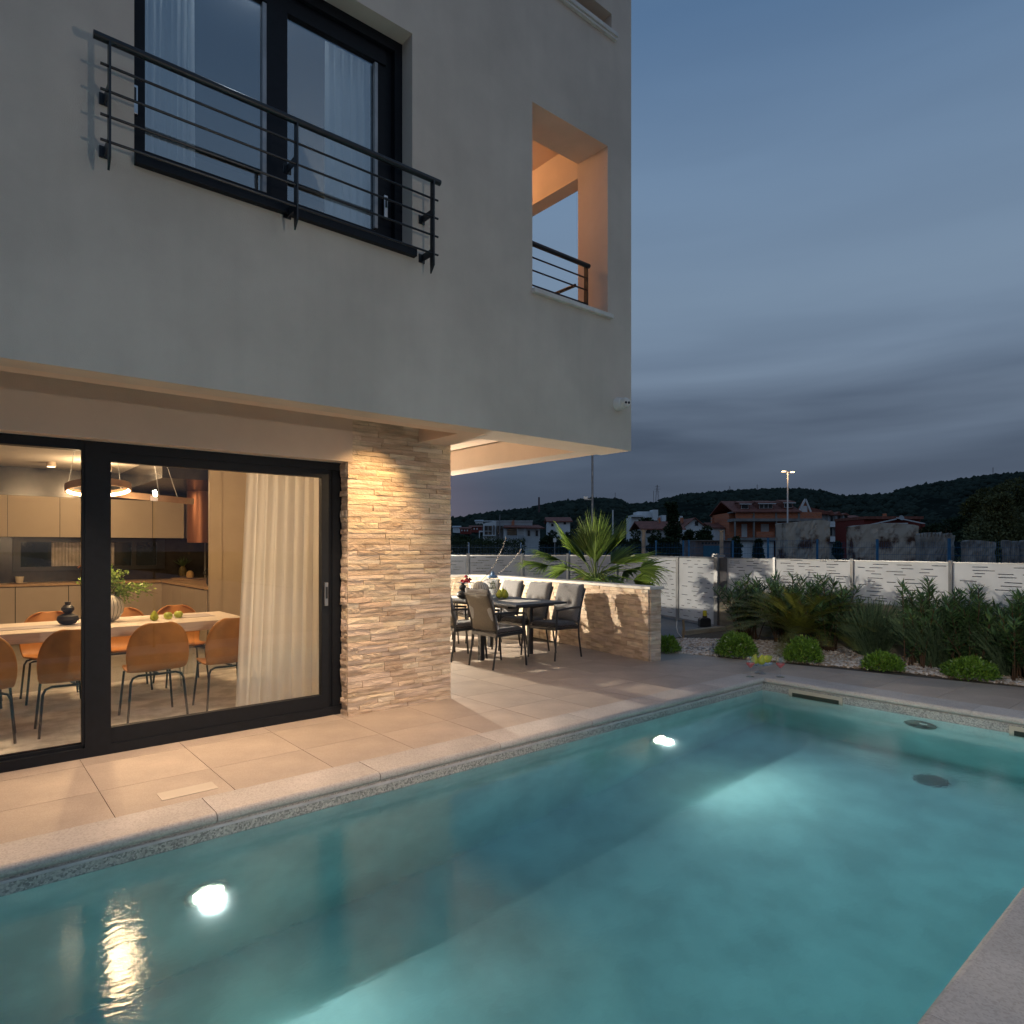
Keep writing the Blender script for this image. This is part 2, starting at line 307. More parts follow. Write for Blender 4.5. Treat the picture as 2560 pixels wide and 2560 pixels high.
def npmesh(name, V, Fq, mat, parent=None, smooth=False):  # V (n,3), Fq (m,k) arrays
    me = bpy.data.meshes.new(name); V = np.ascontiguousarray(V, np.float32); Fq = np.ascontiguousarray(Fq, np.int32); k = Fq.shape[1]
    me.vertices.add(len(V)); me.vertices.foreach_set('co', V.ravel()); me.loops.add(Fq.size); me.loops.foreach_set('vertex_index', Fq.ravel())
    me.polygons.add(len(Fq)); me.polygons.foreach_set('loop_start', np.arange(0, Fq.size, k, dtype=np.int32))
    try: me.polygons.foreach_set('loop_total', np.full(len(Fq), k, np.int32))
    except Exception: pass
    if smooth: me.polygons.foreach_set('use_smooth', np.ones(len(Fq), bool))
    me.update(calc_edges=True); me.validate(); me.materials.append(mat)
    o = bpy.data.objects.new(name, me); COL.objects.link(o)
    if parent: o.parent = parent
    return o
def tag(o, label=None, cat=None, group=None, kind=None):
    if label: o['label'] = label
    if cat: o['category'] = cat
    if group: o['group'] = group
    if kind: o['kind'] = kind
    return o
def thing(name, label, cat, loc=(0, 0, 0), rz=0, group=None):
    o = bpy.data.objects.new(name, None); COL.objects.link(o); o.location = loc; o.rotation_euler = (0, 0, rz); o.empty_display_size = .1
    return tag(o, label, cat, group)
def struct(name, mb, mat, parent=None, **k):
    o = mb.build(name, mat, parent, **k)
    if parent is None: o['kind'] = 'structure'
    return o
def copy_tree(o, parent=None):
    c = o.copy(); COL.objects.link(c)
    if parent: c.parent = parent
    for ch in list(o.children): copy_tree(ch, c)
    return c
def dup(o, loc, rz, label, group=None):
    c = copy_tree(o); c.location = loc; c.rotation_euler = (0, 0, rz); c['label'] = label
    if group: c['group'] = group
    return c
def lamp(name, loc, power, col, r=.05, kind='POINT', rot=None, spot=None, blend=.5, parent=None):
    d = bpy.data.lights.new(name, kind); d.energy = power; d.color = col
    if kind != 'SUN': d.shadow_soft_size = r
    if spot: d.spot_size = R(spot); d.spot_blend = blend
    o = bpy.data.objects.new(name, d); COL.objects.link(o); o.location = loc
    if rot: o.rotation_euler = rot
    if parent: o.parent = parent
    return o
def diamonds(C, D, Nn, L, Wd, bend=0):                    # leaf quads: base C, direction D, side axis from D x N
    C = np.asarray(C); D = D/np.linalg.norm(D, axis=1, keepdims=True); sd_ = np.cross(D, Nn); sd_ /= np.linalg.norm(sd_, axis=1, keepdims=True)+1e-9
    L = L[:, None]; Wd = Wd[:, None]; mid = C+D*L*.45
    V = np.stack([C, mid+sd_*Wd/2, C+D*L, mid-sd_*Wd/2], 1).reshape(-1, 3); Fq = np.arange(len(V)).reshape(-1, 4); return V, Fq
def rand_dirs(n):
    d = rng.normal(size=(n, 3)); return d/np.linalg.norm(d, axis=1, keepdims=True)
# ================================================================== THE VILLA
villa = thing('villa', 'modern pale rendered villa with an overhanging upper floor beside the pool', 'house')
YF, ZS, XE = 4.725, 2.68, 5.765                       # facade plane, soffit height, right-hand end
WX0, WX1, WZ0, WZ1 = .885, 2.932, 4.02, 5.889         # upper window hole
OX0, OX1, OZ0, OZ1 = 4.282, 5.373, 4.11, 5.915        # loggia hole
TH_ = .21
def wallbox(name, *b, m=stucco): 
    w = MB()
    for q in b: w.box(*q)
    return w.build(name, m, villa)
y0, y1 = YF, YF+TH_
wallbox('facade_wall',
    (-5, WX0, y0, y1, ZS, 9.6), (WX0, WX1, y0, y1, ZS, WZ0), (WX0, WX1, y0, y1, WZ1, 7.16), (WX1, 3.9, y0, y1, ZS, 7.16),
    (3.9, OX0, y0, y0+.44, ZS, 7.16), (OX0, OX1, y0, y0+.44, ZS, OZ0), (OX0, OX1, y0, y0+.44, OZ1, 7.16), (OX1, XE, y0, y0+.44, ZS, 7.16),
    (WX0, 1.9, y0, y1, 7.16, 9.6), (5.437, XE, y0, y1+.23, 7.16, 9.6), (1.9, 5.437, y0, y1+.23, 7.37, 9.6))
# the rest of the upper storey (end wall with the loggia's side opening, back, roof)
wallbox('end_wall', (5.565, XE, y0+.44, 5.17, ZS, 7.16), (5.375, 5.565, 5.17, 7.3, ZS, OZ0), (5.375, 5.565, 5.17, 7.3, 5.76, 7.16), (5.375, 5.7, 7.3, 8.07, ZS, 9.6), (5.375, XE, 5.17, 7.3, 7.16, 9.6))
wallbox('rear_wall', (-5, 5.375, 14.3, 14.5, 2.98, 9.6), (-5.2, -5, YF, 14.5, -.1, 9.6))
wallbox('loggia_wall', (4.0, 5.375, 7.3, 7.5, 3.6, 7.16), (3.9, 4.0, YF+.44, 7.4, 3.6, 7.16))
wallbox('roof', (-5, 5.7, y1+.001, 14.5, 9.6, 9.75))
wallbox('loggia_ceiling', (4.0, 5.375, y0+.44, 7.3, 6.17, 6.3), m=soffit_m)
wallbox('loggia_floor', (4.0, 5.375, y0+.44, 7.3, 3.95, OZ0), m=soffit_m)
# floor slab with its recesses: strip beam in front, slot over the sliding door, coffer over the terrace
def soff(*b):
    w = MB()
    for q in b: w.box(*q)
    return w.build('soffit', soffit_m, villa)
soff((-5, XE-.003, YF+.002, 5.09, ZS+.003, 2.95), (-5, 3.66, 5.09, 5.78, 2.97, 3.1), (3.66, 4.01, 5.09, 8.3, ZS+.003, 2.95), (4.01, 5.347, 5.065, 8.3, 2.967, 3.1),
     (5.347, 5.70, 5.065, 8.07, ZS+.003, 2.95), (4.01, 5.347, 8.3, 8.5, ZS, 3.1))
# roller-shutter box over the door, and its metal rail
MB().box(-5, 2.918, 5.77, 5.905, 2.42, 2.966).build('shutter_box', soffit_m, villa)
# window sills of pale stone
for n_, q in (('window_sill', (OX0-.01, 5.425, YF-.045, YF+.05, OZ0-.045, OZ0)), ('window_sill', (1.9, 5.492, YF-.05, YF+.05, 7.115, 7.16)), ('window_sill', (1.9, 5.492, YF-.035, YF+.05, 7.085, 7.114))):
    MB().box(*q).build(n_, white_st, villa, bevel=.006)
# upper sliding window
uw = MB(); fy0, fy1 = 4.925, 5.0
uw.box(WX0-.05, .986, fy0, fy1, 4.08, 5.86).box(1.796, 1.951, fy0, fy1, 4.08, 5.86).box(2.718, 2.935, fy0+.02, fy1+.05, 4.08, 5.86)
uw.box(.986, 2.8, fy0-.001, fy1, 4.08, 4.245).box(.986, 2.8, fy0+.001, fy1, 5.67, 5.86).box(WX0-.05, 2.935, fy0-.04, fy0, 5.80, 5.888).box(2.86, 2.935, fy0-.04, fy0+.01, 4.08, 5.80)
uwo = uw.build('sliding_window', dark_al, villa)
MB().box(WX0, WX1+.018, YF-.05, fy0-.002, 4.02, 4.085).build('window_ledge', dark_al, villa, bevel=.004)
for q in ((.986, 1.796), (1.951, 2.718)): MB().box(q[0], q[1], 4.955, 4.958, 4.245, 5.67).build('pane', pane_up, uwo)
for q in ((2.69, 2.718, 4.9, 4.27, 5.65), (1.765, 1.796, 4.91, 4.25, 5.66)): MB().box(q[0], q[1], q[2]+.02, q[2]+.05, q[3], q[4]).build('window_bead', MATS['galvanised'], uwo)
for hx, hz in ((Yp(336, 243, 4.92).x, 4.55), (Yp(963, 505, 4.92).x, 4.47)):
    h = MB(); h.box(hx-.018, hx+.018, 4.903, 4.924, hz-.095, hz+.095); ho = h.build('window_handle', steel, uwo, bevel=.005)
    MB().box(hx-.008, hx+.008, 4.899, 4.905, hz-.01, hz+.075).build('handle_recess', rail_m, ho)
# ground-floor sliding door
dr = MB(); D0, D1 = 5.925, 5.985
dr.box(-5, .80, D0+.03, D1+.02, .0, .10)
dr.box(.778, .95, D0-.004, D1+.043, .002, 2.417).box(-5, 2.95, D0, D1+.04, 2.345, 2.419).box(-5, 2.88, D0-.002, D1+.06, 0, .075)
dr.box(.95, 2.757, D0+.015, D1+.02, .075, .2).box(.95, 2.757, D0+.015, D1+.02, 2.27, 2.345).box(2.685, 2.757, D0+.015, D1+.02, .2, 2.27).box(2.80, 2.95, D0+.03, D1+.07, 0, 2.345).box(2.757, 2.80, D0+.05, D1+.05, .075, 2.345)
dr.box(-5, .80, D0+.05, D1+.0, .10, .115).box(.76, .778, D0+.005, D1, .1, 2.345)
dro = dr.build('sliding_door', dark_al, villa)
MB().box(-5, .76, 5.965, 5.970, .115, 2.345).build('pane', pane, dro); MB().box(.95, 2.685, 5.965, 5.970, .2, 2.27).build('pane', pane, dro)
ho = MB().box(2.705, 2.74, D0-.01, D0+.014, 1.05, 1.27).build('door_handle', steel, dro, bevel=.004)
MB().box(2.714, 2.731, D0-.016, D0-.009, 1.12, 1.23).build('handle_recess', rail_m, ho)
# room shell behind the door
wallbox('room_wall', (-2.9, 4.0, 14.2, 14.3, -.1, 3.1), (-3.0, -2.9, 5.95, 14.3, -.1, 3.1), (3.98, 4.04, 5.95, 14.3, -.1, 3.1), (3.2, 3.98, 10.9, 11.0, 0, 3.1), m=int_wall)
wallbox('room_ceiling', (-2.9, 4.0, 5.99, 14.2, 3.0, 3.12), (-2.9, 2.95, 5.90, 5.99, 2.42, 3.12), m=ceilm)
wallbox('ceiling_beam', (2.43, 3.98, 10.98, 14.2, 2.66, 3.0), m=darkwall)
wallbox('room_wall', (-5, -3.0, 5.99, 6.1, 0, 2.97), m=stucco)
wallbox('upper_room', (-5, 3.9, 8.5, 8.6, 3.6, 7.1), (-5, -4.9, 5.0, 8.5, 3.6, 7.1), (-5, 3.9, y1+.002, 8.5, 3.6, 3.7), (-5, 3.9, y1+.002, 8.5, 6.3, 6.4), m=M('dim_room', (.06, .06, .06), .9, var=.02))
# house side wall behind the stone corner
wallbox('side_wall', (2.95, 4.045, 5.99, 6.1, 0, 2.97), (4.04, 4.06, 5.82, 14.3, 0, 2.97), m=stucco)
# curtains
def curtain(name, x0, x1, y, z0, z1, mat, parent=None, n=90, amp=.035, seed=1, left_slope=0.0):
    rr = random.Random(seed); ph = [rr.uniform(0, 6) for _ in range(4)]; v = []; f = []; rows = 8
    for j in range(rows+1):
        t = j/rows; z = z1+(z0-z1)*t
        for i in range(n+1):
            u = i/n; xl = x0-left_slope*t; x = xl+(x1-xl)*u
            w = math.sin(u*math.pi*2*9+ph[0]+.5*math.sin(3*t+ph[1]))+.5*math.sin(u*math.pi*2*17+ph[2]+t)
            v.append((x+.012*math.sin(u*60+ph[3]), y+amp*w*(.75+.35*t), z))
    for j in range(rows):
        for i in range(n):
            a = j*(n+1)+i; f.append((a, a+1, a+n+2, a+n+1))
    m = MB(); m.v = v; m.f = f; return m.build(name, mat, parent, smooth='all')
c1 = curtain('curtain', 2.16, 3.0, 6.33, .03, 2.85, curtain_m, seed=3, left_slope=.13)
tag(c1, 'sheer white floor length curtain behind the right side of the sliding door', 'curtain')
c2 = curtain('curtain', .97, 1.33, 5.10, 4.1, 6.2, curtain_up, n=50, amp=.03, seed=5, left_slope=-.0)
tag(c2, 'pale curtain at the left side of the upper floor window', 'curtain')
lamp('curtain_fill', (1.9, 5.5, 6.2), 26, (.85, .92, 1.0), .03)  # unseen fill light added so the upper curtains show
c3 = curtain('curtain', 2.36, 3.0, 5.10, 4.1, 6.2, curtain_up, n=50, amp=.03, seed=8)
tag(c3, 'pale curtain at the right side of the upper floor window', 'curtain')

# ------------------------------------------------------------------ split-face stone
def stone_meshes(k, mat, nx=5, nz=2, rough=.55):
    out = []
    for q in range(k):
        rr = random.Random(100+q); v = []; f = []
        tilt = rr.uniform(-.25, .25)
        for j in range(nz+1):
            for i in range(nx+1):
                ed = i in (0, nx) or j in (0, nz)
                d = (.86 if ed else 1.0)+rr.uniform(-1, 1)*rough*(.22 if ed else .5)+tilt*(j/nz-.5)
                v.append(((i+(rr.uniform(-.3, .3) if 0 < i < nx else 0))/nx, -max(.12, d), (j+(rr.uniform(-.28, .28) if 0 < j < nz else 0))/nz))
        for j in range(nz):
            for i in range(nx):
                a = j*(nx+1)+i; f += [(a, a+1, a+nx+2), (a, a+nx+2, a+nx+1)] if rr.random() < .5 else [(a, a+1, a+nx+1), (a+1, a+nx+2, a+nx+1)]
        b = len(v); v += [(0, 0, 0), (1, 0, 0), (1, 0, 1), (0, 0, 1)]
        f.append(tuple([b, b+1]+[i for i in range(nx, -1, -1)])); f.append(tuple([b+2, b+3]+[nz*(nx+1)+i for i in range(nx+1)]))
        f.append(tuple([b+3, b]+[j*(nx+1) for j in range(nz+1)])); f.append(tuple([b+1, b+2]+[j*(nx+1)+nx for j in range(nz, -1, -1)]))
        me = bpy.data.meshes.new('stone'); me.from_pydata(v, [], f); me.validate()
        bm = bmesh.new(); bm.from_mesh(me); bmesh.ops.recalc_face_normals(bm, faces=bm.faces); bm.to_mesh(me); bm.free(); me.materials.append(mat); out.append(me)
    return out
STM = stone_meshes(26, travert)
def lay_stones(parent, org, ang, length, rows, lens, depth, base=(0, 0, 0), seed=0, keep=None, gap=.0032):
    rr = random.Random(seed); z = 0; out = []
    for h in rows:
        x = 0; first = rr.uniform(lens[0]*.5, lens[1])
        while x < length-1e-4:
            L_ = first if x == 0 else rr.uniform(*lens); L_ = min(L_, length-x)
            if 0 < length-x-L_ < lens[0]*.5: L_ = length-x
            px = org[0]+math.cos(ang)*x; py = org[1]+math.sin(ang)*x
            if keep is None or keep(x+L_/2, org[2]+z+h/2):
                o = bpy.data.objects.new('stone', rr.choice(STM)); COL.objects.link(o); o.parent = parent
                o.location = (px-base[0], py-base[1], org[2]+z-base[2]); o.rotation_euler = (0, 0, ang)
                o.scale = (L_-gap, depth*rr.uniform(.7, 1.4), h-gap); out.append(o)
            x += L_
        z += h
    return out
def rowset(total, lo, hi, seed):
    rr = random.Random(seed); s_ = []; t = 0
    while t < total-lo*.6:
        h = min(rr.uniform(lo, hi), total-t); s_.append(h); t += h
    if t < total: s_[-1] += total-t
    return s_
pil = MB().box(2.90, 4.05, 5.792, 5.84, 0, 2.966).box(2.895, 2.92, 5.80, 5.925, 0, 2.42).build('stone_pillar', grout, villa)
rws = rowset(2.965, .038, .062, 4)
ps = lay_stones(pil, (2.873, 5.795, 0), 0, 4.064-2.873, [h for h in rws], (.18, .46), .026, seed=11)
for o in ps: o.scale.y *= .75
for o in ps:                                            # the shutter box covers the corner above the door head
    if o.location.z > 2.41 and o.location.x < 2.90:
        d_ = 2.922-o.location.x; o.location.x += d_; o.scale.x -= d_
        if o.scale.x < .012: bpy.data.objects.remove(o)
lay_stones(pil, (2.899, 5.922, 0), -math.pi/2, .125, rowset(2.42, .048, .072, 4), (.2, .3), .03, seed=12)

# ------------------------------------------------------------------ railings
def juliet(name, label, x0, x1, yr, ztop, posts, zb, bars, mounts, ext=.045, rt=.024):
    o = thing(name, label, 'railing', (x0, yr, zb))
    off = (x0, yr, zb)
    MB().tube([(x0, yr, ztop), (x1, yr, ztop)], rt, 14).build('handrail', rail_m, o, True, off=off)
    for z in bars: MB().tube([(x0+.035, yr-.002, z), (x1-.02, yr-.002, z)], .0085, 8).build('rail_bar', rail_m, o, True, off=off)
    for px in posts:
        m = MB(); m.extr([(px-.006, yr-.022, zb+.06), (px-.006, yr+.03, zb), (px-.006, yr+.034, zb+.08), (px-.006, yr+.03, ztop-.01), (px-.006, yr-.022, ztop-.01)], 0, (.012, 0, 0)); po = m.build('post', rail_m, o, off=off)
        if mounts:
            for zz in mounts: 
                b = MB(); b.box(px-.004, px+.004, yr+.02, YF, zz-.03, zz+.03).box(px-.028, px+.028, YF-.012, YF-.001, zz-.035, zz+.035).tube([(px+.016, YF-.02, zz), (px+.016, YF-.008, zz)], .009, 6); b.build('wall_bracket', rail_m, po, off=off)
    return o
juliet('balcony_railing', 'black tubular railing fixed across the large upper floor window', .64, 3.09, 4.55, 4.625, (.722, 1.868, 3.02), 3.865, (4.47, 4.32, 4.17, 4.02), (4.36, 4.035))
lg = juliet('loggia_railing', 'short black railing inside the loggia opening near the house corner', 4.10, 5.30, 4.93, 4.67, (5.26,), 4.11, (4.53, 4.40, 4.25), None, rt=.026)
MB().tube([(5.47, 5.3, 4.62), (5.47, 7.25, 4.62)], .02, 8).tube([(5.47, 5.3, 4.25), (5.47, 7.25, 4.25)], .012, 6).build('side_rail', rail_m, lg, True, off=(4.10, 4.93, 4.11))
# security camera
sc_ = thing('security_camera', 'white dome security camera on the facade near the right corner', 'camera', (5.53, YF, 3.165))
def rotm(mb, mat4): mb.v = [tuple(mat4 @ Vector(p)) for p in mb.v]; return mb
ax = Matrix.Rotation(R(90), 4, 'X')
cam_w = M('camera_white', (.72, .70, .66), .4, var=.02)
rotm(MB().lathe([(.058, 0), (.058, .02), (.052, .03), (.050, .055), (.044, .062)], 28), ax).build('base', cam_w, sc_, True)
hd = MB().sph((0, 0, 0), .046, 24, 14); rotm(hd, Matrix.Translation((.012, -.075, .002))).build('head', cam_w, sc_, True)
sc_.scale = (1.25, 1.25, 1.25)
fa = Matrix.Translation((.012, -.075, .002)) @ Matrix.Rotation(R(-25), 4, 'Z') @ Matrix.Rotation(R(98), 4, 'X')
rotm(MB().lathe([(.034, .03), (.034, .048), (.030, .051)], 24), fa).build('face', cam_w, sc_, True)
for dx in (-.014, .014): rotm(MB().lathe([(.0105, .050), (.0105, .0535), (.006, .054)], 16, (dx, 0, 0)), fa).build('lens', blackst, sc_, True)

# ================================================================== GROUND, POOL
GB = [(8.30, 6.62), (8.38, 6.27), (8.92, 4.82), (9.40, 3.33), (9.56, 1.99), (9.62, .5), (9.62, -3)]
def clip(poly, a, b):                                     # keep the left side of a->b reversed: keep points with smaller x
    def sdn(p): return (b[0]-a[0])*(p[1]-a[1])-(b[1]-a[1])*(p[0]-a[0])
    o = []
    for i in range(len(poly)):
        p, q = poly[i], poly[(i+1) % len(poly)]; sp, sq = sdn(p), sdn(q)
        if sp <= 0: o.append(p)
        if (sp < 0 < sq) or (sq < 0 < sp):
            t = sp/(sp-sq); o.append((p[0]+(q[0]-p[0])*t, p[1]+(q[1]-p[1])*t))
    return o
g = MB(); g.box(-400, 900, 14.5, 1400, -.6, -.5); g.box(14, 900, -400, 14.5, -.6, -.5); struct('ground', g, earth)
# terrace slab: leaves a hole for the pool
sl = MB(); sl.box(-5, 13.0, 4.295, 14.5, -.35, -.026); sl.box(7.74, 13.0, -4, 4.295, -.35, -.026); sl.box(-5, 7.74, -4, .695, -.35, -.026)
terr = struct('terrace', sl, grout)
pav_n = 0
def paver(x0, x1, y0, y1, g_=.002):
    global pav_n
    poly = [(x0+g_, y0+g_), (x1-g_, y0+g_), (x1-g_, y1-g_), (x0+g_, y1-g_)]
    for i in range(len(GB)-1):
        a, b = GB[i], GB[i+1]; poly = clip(poly, a, b)
        if len(poly) < 3: return
    m = MB(); cx_, cy_ = poly[0]; m.prism([(p[0]-cx_, p[1]-cy_) for p in poly], -.025, 0); o = m.build('paver', paver_m, terr); o.location = (cx_, cy_, 0); pav_n += 1
xs = [.745+.69*k for k in range(-3, 14)]; ys = [4.495, 5.06, 5.72, 6.38, 7.04, 7.70, 8.36, 9.02, 9.68, 10.34, 11.0]
for i in range(len(xs)-1):
    for j in range(len(ys)-1):
        xa, xb, ya, yb = xs[i], xs[i+1], ys[j], ys[j+1]
        if xb < 4.1 and ya > 5.9: continue
        if xa < 4.06 and yb > 6.0 and ya > 5.1:
            if ya > 5.95: continue
            yb = min(yb, 5.97) if xb < 4.06 else yb
        if xb > 8.7 and ya > 6: continue
        paver(xa, xb, ya, yb)
for i, xa in enumerate((7.985, 8.62, 9.26)):
    for j in range(12):
        yb = 4.335-.635*j if j else 4.49
        paver(xa, xa+.636, 3.06+.635*(2-j) if j > 0 else 4.33, 4.49 if j == 0 else 3.06+.635*(3-j))
for i in range(10):
    paver(2.0+.69*i, 2.69+.69*i, -.2, .36)
MB().box(1.02, 1.36, 4.61, 4.765, -.01, .003).build('skimmer_lid', M('lid', (.50, .44, .36), .6, var=.03), None).__setitem__('label', 'small rectangular access lid set in the paving by the pool edge')
bpy.data.objects['skimmer_lid']['category'] = 'access lid'
# coping stones, bullnosed towards the water
def coping(p0, p1, inward, width, name='coping_stone', r=.032, thick=.07):
    p0 = Vector((*p0, 0)); p1 = Vector((*p1, 0)); n = Vector((*inward, 0)); prof = [(0, -thick), (0, .006), (width-r, .006)]
    for k in range(1, 9):
        a = math.pi*k/8; prof.append((width-r+r*math.sin(a)*1.0, .006-r+r*math.cos(a)))
    prof.append((width-r, -thick))
    o_ = MB(); o_.extr([p0+n*u+Vector((0, 0, z)) for u, z in prof], 0, p1-p0)
    o = o_.build(name, cop_m, cop, off=tuple(p0)); o.location = tuple(p0)
cop = struct('pool_coping', MB().box(-4, 7.99, 4.24, 4.485, -.12, -.072).box(7.66, 7.98, .5, 4.24, -.12, -.072).box(-4, 7.66, .45, .76, -.12, -.072), grout)
xx = -3.2
cuts = [-3.2, -2.1, -1.0, .12, 1.22, 2.32, 3.42, 4.52, 5.62, 6.72]
for a, b in zip(cuts, cuts[1:]): coping((a+.0025, 4.49), (b-.0025, 4.49), (0, -1), .33)
coping((6.721, 4.49), (7.64, 4.49), (0, -1), .33); 
cy = [4.16, 3.1, 2.0, .9]
MB().box(7.64, 7.98, 4.162, 4.49, -.07, .006).build('coping_stone', cop_m, cop, bevel=.02)
for a, b in zip(cy, cy[1:]): coping((7.98, a-.001), (7.98, b+.001), (-1, 0), .37)
MB().box(7.60, 7.98, .4, .899, -.07, .006).build('coping_stone', cop_m, cop, bevel=.02)
for k in range(10): coping((-2.5+1.01*k, .36), (-1.492+1.01*k, .36), (0, 1), .455)
# pool basin
PX0, PX1, PY0, PY1, PD = -3.0, 7.63, .80, 4.19, -1.65
b_ = MB()
b_.box(PX0, PX1, PY1, PY1+.1, PD, -.16).box(PX1, PX1+.1, PY0, PY1, PD, -.16).box(PX0, PX1, PY0-.1, PY0, PD, -.16).box(PX0-.1, PX0, PY0, PY1, PD, -.16)
b_.box(PX0, PX1, PY0, PY1, PD-.1, PD)
b_.box(PX0, 7.25, PY0, 3.32, PD, -1.42)
basin = struct('pool_basin', b_, pool_f)
MB().box(PX0, PX1+.1, PY1, PY1+.1, -.1599, -.066).build('mosaic_band', mosaic, basin); MB().box(PX1, PX1+.1, PY0, PY1, -.1599, -.066).build('mosaic_band', mosaic, basin); MB().box(PX0, PX1, PY0-.1, PY0, -.1599, -.066).build('mosaic_band', mosaic, basin)
MB().box(PX0, PX1-.01, PY1-.012, PY1, -.088, -.072).build('edge_trim', M('trim', (.5, .48, .5), .5), basin)
# water body: surface with faint swell, closed volume for the colour
wm = bpy.data.materials.new('pool_water'); wm.use_nodes = True; t_ = wm.node_tree; n_ = t_.nodes; l_ = t_.links; n_.remove(n_['Principled BSDF'])
gl_ = n_.new('ShaderNodeBsdfGlass'); gl_.inputs['IOR'].default_value = 1.333; gl_.inputs['Roughness'].default_value = .09; gl_.inputs[0].default_value = (1, 1, 1, 1)
va = n_.new('ShaderNodeVolumeAbsorption'); va.inputs[0].default_value = (.08, .76, .85, 1); va.inputs[1].default_value = .34
tcn = n_.new('ShaderNodeTexCoord'); mpn = n_.new('ShaderNodeMapping'); mpn.inputs['Scale'].default_value = (1, 1.6, 1); mpn.inputs['Rotation'].default_value = (0, 0, R(25)); l_.new(tcn.outputs['Object'], mpn.inputs[0])
nn = n_.new('ShaderNodeTexNoise'); nn.inputs['Scale'].default_value = 22; nn.inputs['Detail'].default_value = 3; l_.new(mpn.outputs[0], nn.inputs['Vector'])
bb = n_.new('ShaderNodeBump'); bb.inputs['Strength'].default_value = .065; bb.inputs['Distance'].default_value = .02; l_.new(nn.outputs[0], bb.inputs['Height']); l_.new(bb.outputs[0], gl_.inputs['Normal'])
l_.new(gl_.outputs[0], n_['Material Output'].inputs[0]); l_.new(va.outputs[0], n_['Material Output'].inputs[1])
w_ = MB().box(PX0-.05, PX1+.05, PY0-.05, PY1+.05, PD-.05, -.15).build('water', wm); w_['kind'] = 'structure'
# skimmers and inlet disc on the far wall
beige = M('beige_plastic', (.46, .41, .33), .5, var=.04)
def skimmer(ya, yb, label):
    s_ = thing('pool_skimmer', label, 'skimmer', (PX1, (ya+yb)/2, -.13), group='skimmer openings in the far pool wall')
    off = (PX1, (ya+yb)/2, -.13); t = .038
    MB().box(PX1-.014, PX1+.02, ya, yb, -.118, -.08).box(PX1-.014, PX1+.02, ya, ya-t, -.24, -.118).box(PX1-.014, PX1+.02, yb+t, yb, -.24, -.118).box(PX1-.014, PX1+.02, ya-t, yb+t, -.24, -.215).build('frame', beige, s_, off=off)
    MB().box(PX1-.006, PX1-.002, ya-t, yb+t, -.215, -.118).build('flap', M('dark_flap', (.03, .04, .03), .6), s_, off=off)
skimmer(3.85, 3.23, 'beige framed skimmer opening in the far pool wall near the corner')
skimmer(1.70, 1.08, 'beige framed skimmer opening in the far pool wall at the picture edge')
dsc = thing('counter_current_disc', 'round grey jet plate under water on the far pool wall', 'jet plate', (PX1-.001, 2.45, -.45))
ay = Matrix.Rotation(R(-90), 4, 'Y'); dg = M('grey_plastic', (.10, .13, .12), .4)
rotm(MB().lathe([(.15, 0), (.15, .02), (.13, .03)], 32), ay).build('plate', dg, dsc, True)
for q in ((-.03, .055), (-.03, -.055)): rotm(MB().lathe([(.035, .03), (.035, .045), (.02, .046)], 16, (q[0], q[1], 0)), ay).build('nozzle', blackst, dsc, True)
rotm(MB().box(.05, .09, -.07, .0, .03, .034), ay).build('sticker', cam_w, dsc)
tag(MB().lathe([(.14, 0), (.14, .02), (.1, .03)], 28, (6.87, 2.12, -1.419)).build('main_drain', dg, None, True), 'round dark drain cover on the pool floor', 'drain')
# underwater lights
plm = emis('pool_lamp_glass', (1.0, .90, .62), 38)
for i, (lx, lab) in enumerate(((1.17, 'round lit underwater lamp in the house-side pool wall, the nearer one'), (5.53, 'round lit underwater lamp in the house-side pool wall near the far corner'))):
    t_ = thing('pool_light', lab, 'pool light', (lx, PY1, -.86), group='lit lamps in the house-side pool wall')
    axx = Matrix.Rotation(R(90), 4, 'X')
    rotm(MB().lathe([(.125, 0), (.125, .02), (.108, .03), (.10, .03)], 32), axx).build('ring', steel, t_, True)
    rotm(MB().lathe([(.10, .012), (.08, .035), (.04, .042), (0.0001, .045)], 32), axx).build('lens', plm, t_, True)
    lamp('pool_lamp', (0, -.12, 0), 115, (1.0, 1.0, .93), .05, 'SPOT', (R(103), 0, R(180)), 150, 1.0, t_)
# ================================================================== LAMPS OF THE HOUSE AND AN ADDED FLASH STAND
wl = thing('standing_lamp', 'standing lamp at the back of the terrace, hidden behind the stone pillar', 'lamp', (5.13, 10.3, 0))
MB().tube([(0, 0, .02), (0, 0, 1.62)], .014, 8).build('pole', rail_m, wl); MB().lathe([(.16, 0), (.16, .02), (.02, .03)], 20).build('foot', rail_m, wl)
MB().sph((0, 0, 1.67), .05, 16, 10).build('globe', emis('lamp_globe', (1, .85, .62), 12), wl, True)
lamp('terrace_lamp', (.03, -.09, 1.69), 1050, (1.0, .88, .71), .03, parent=wl)
sp = thing('spot_lamp', 'small spotlight inside the ceiling slot above the sliding door', 'spotlight', (3.22, 5.16, 2.965))
MB().tube([(0, 0, 0), (0, 0, -.09)], .035, 12).build('housing', rail_m, sp)
lamp('door_spot', (0, 0, -.12), 120, (1.0, .64, .30), .02, 'SPOT', Vector((-.22, .60, -1.25)).to_track_quat('-Z', 'Y').to_euler(), 82, 1, sp)
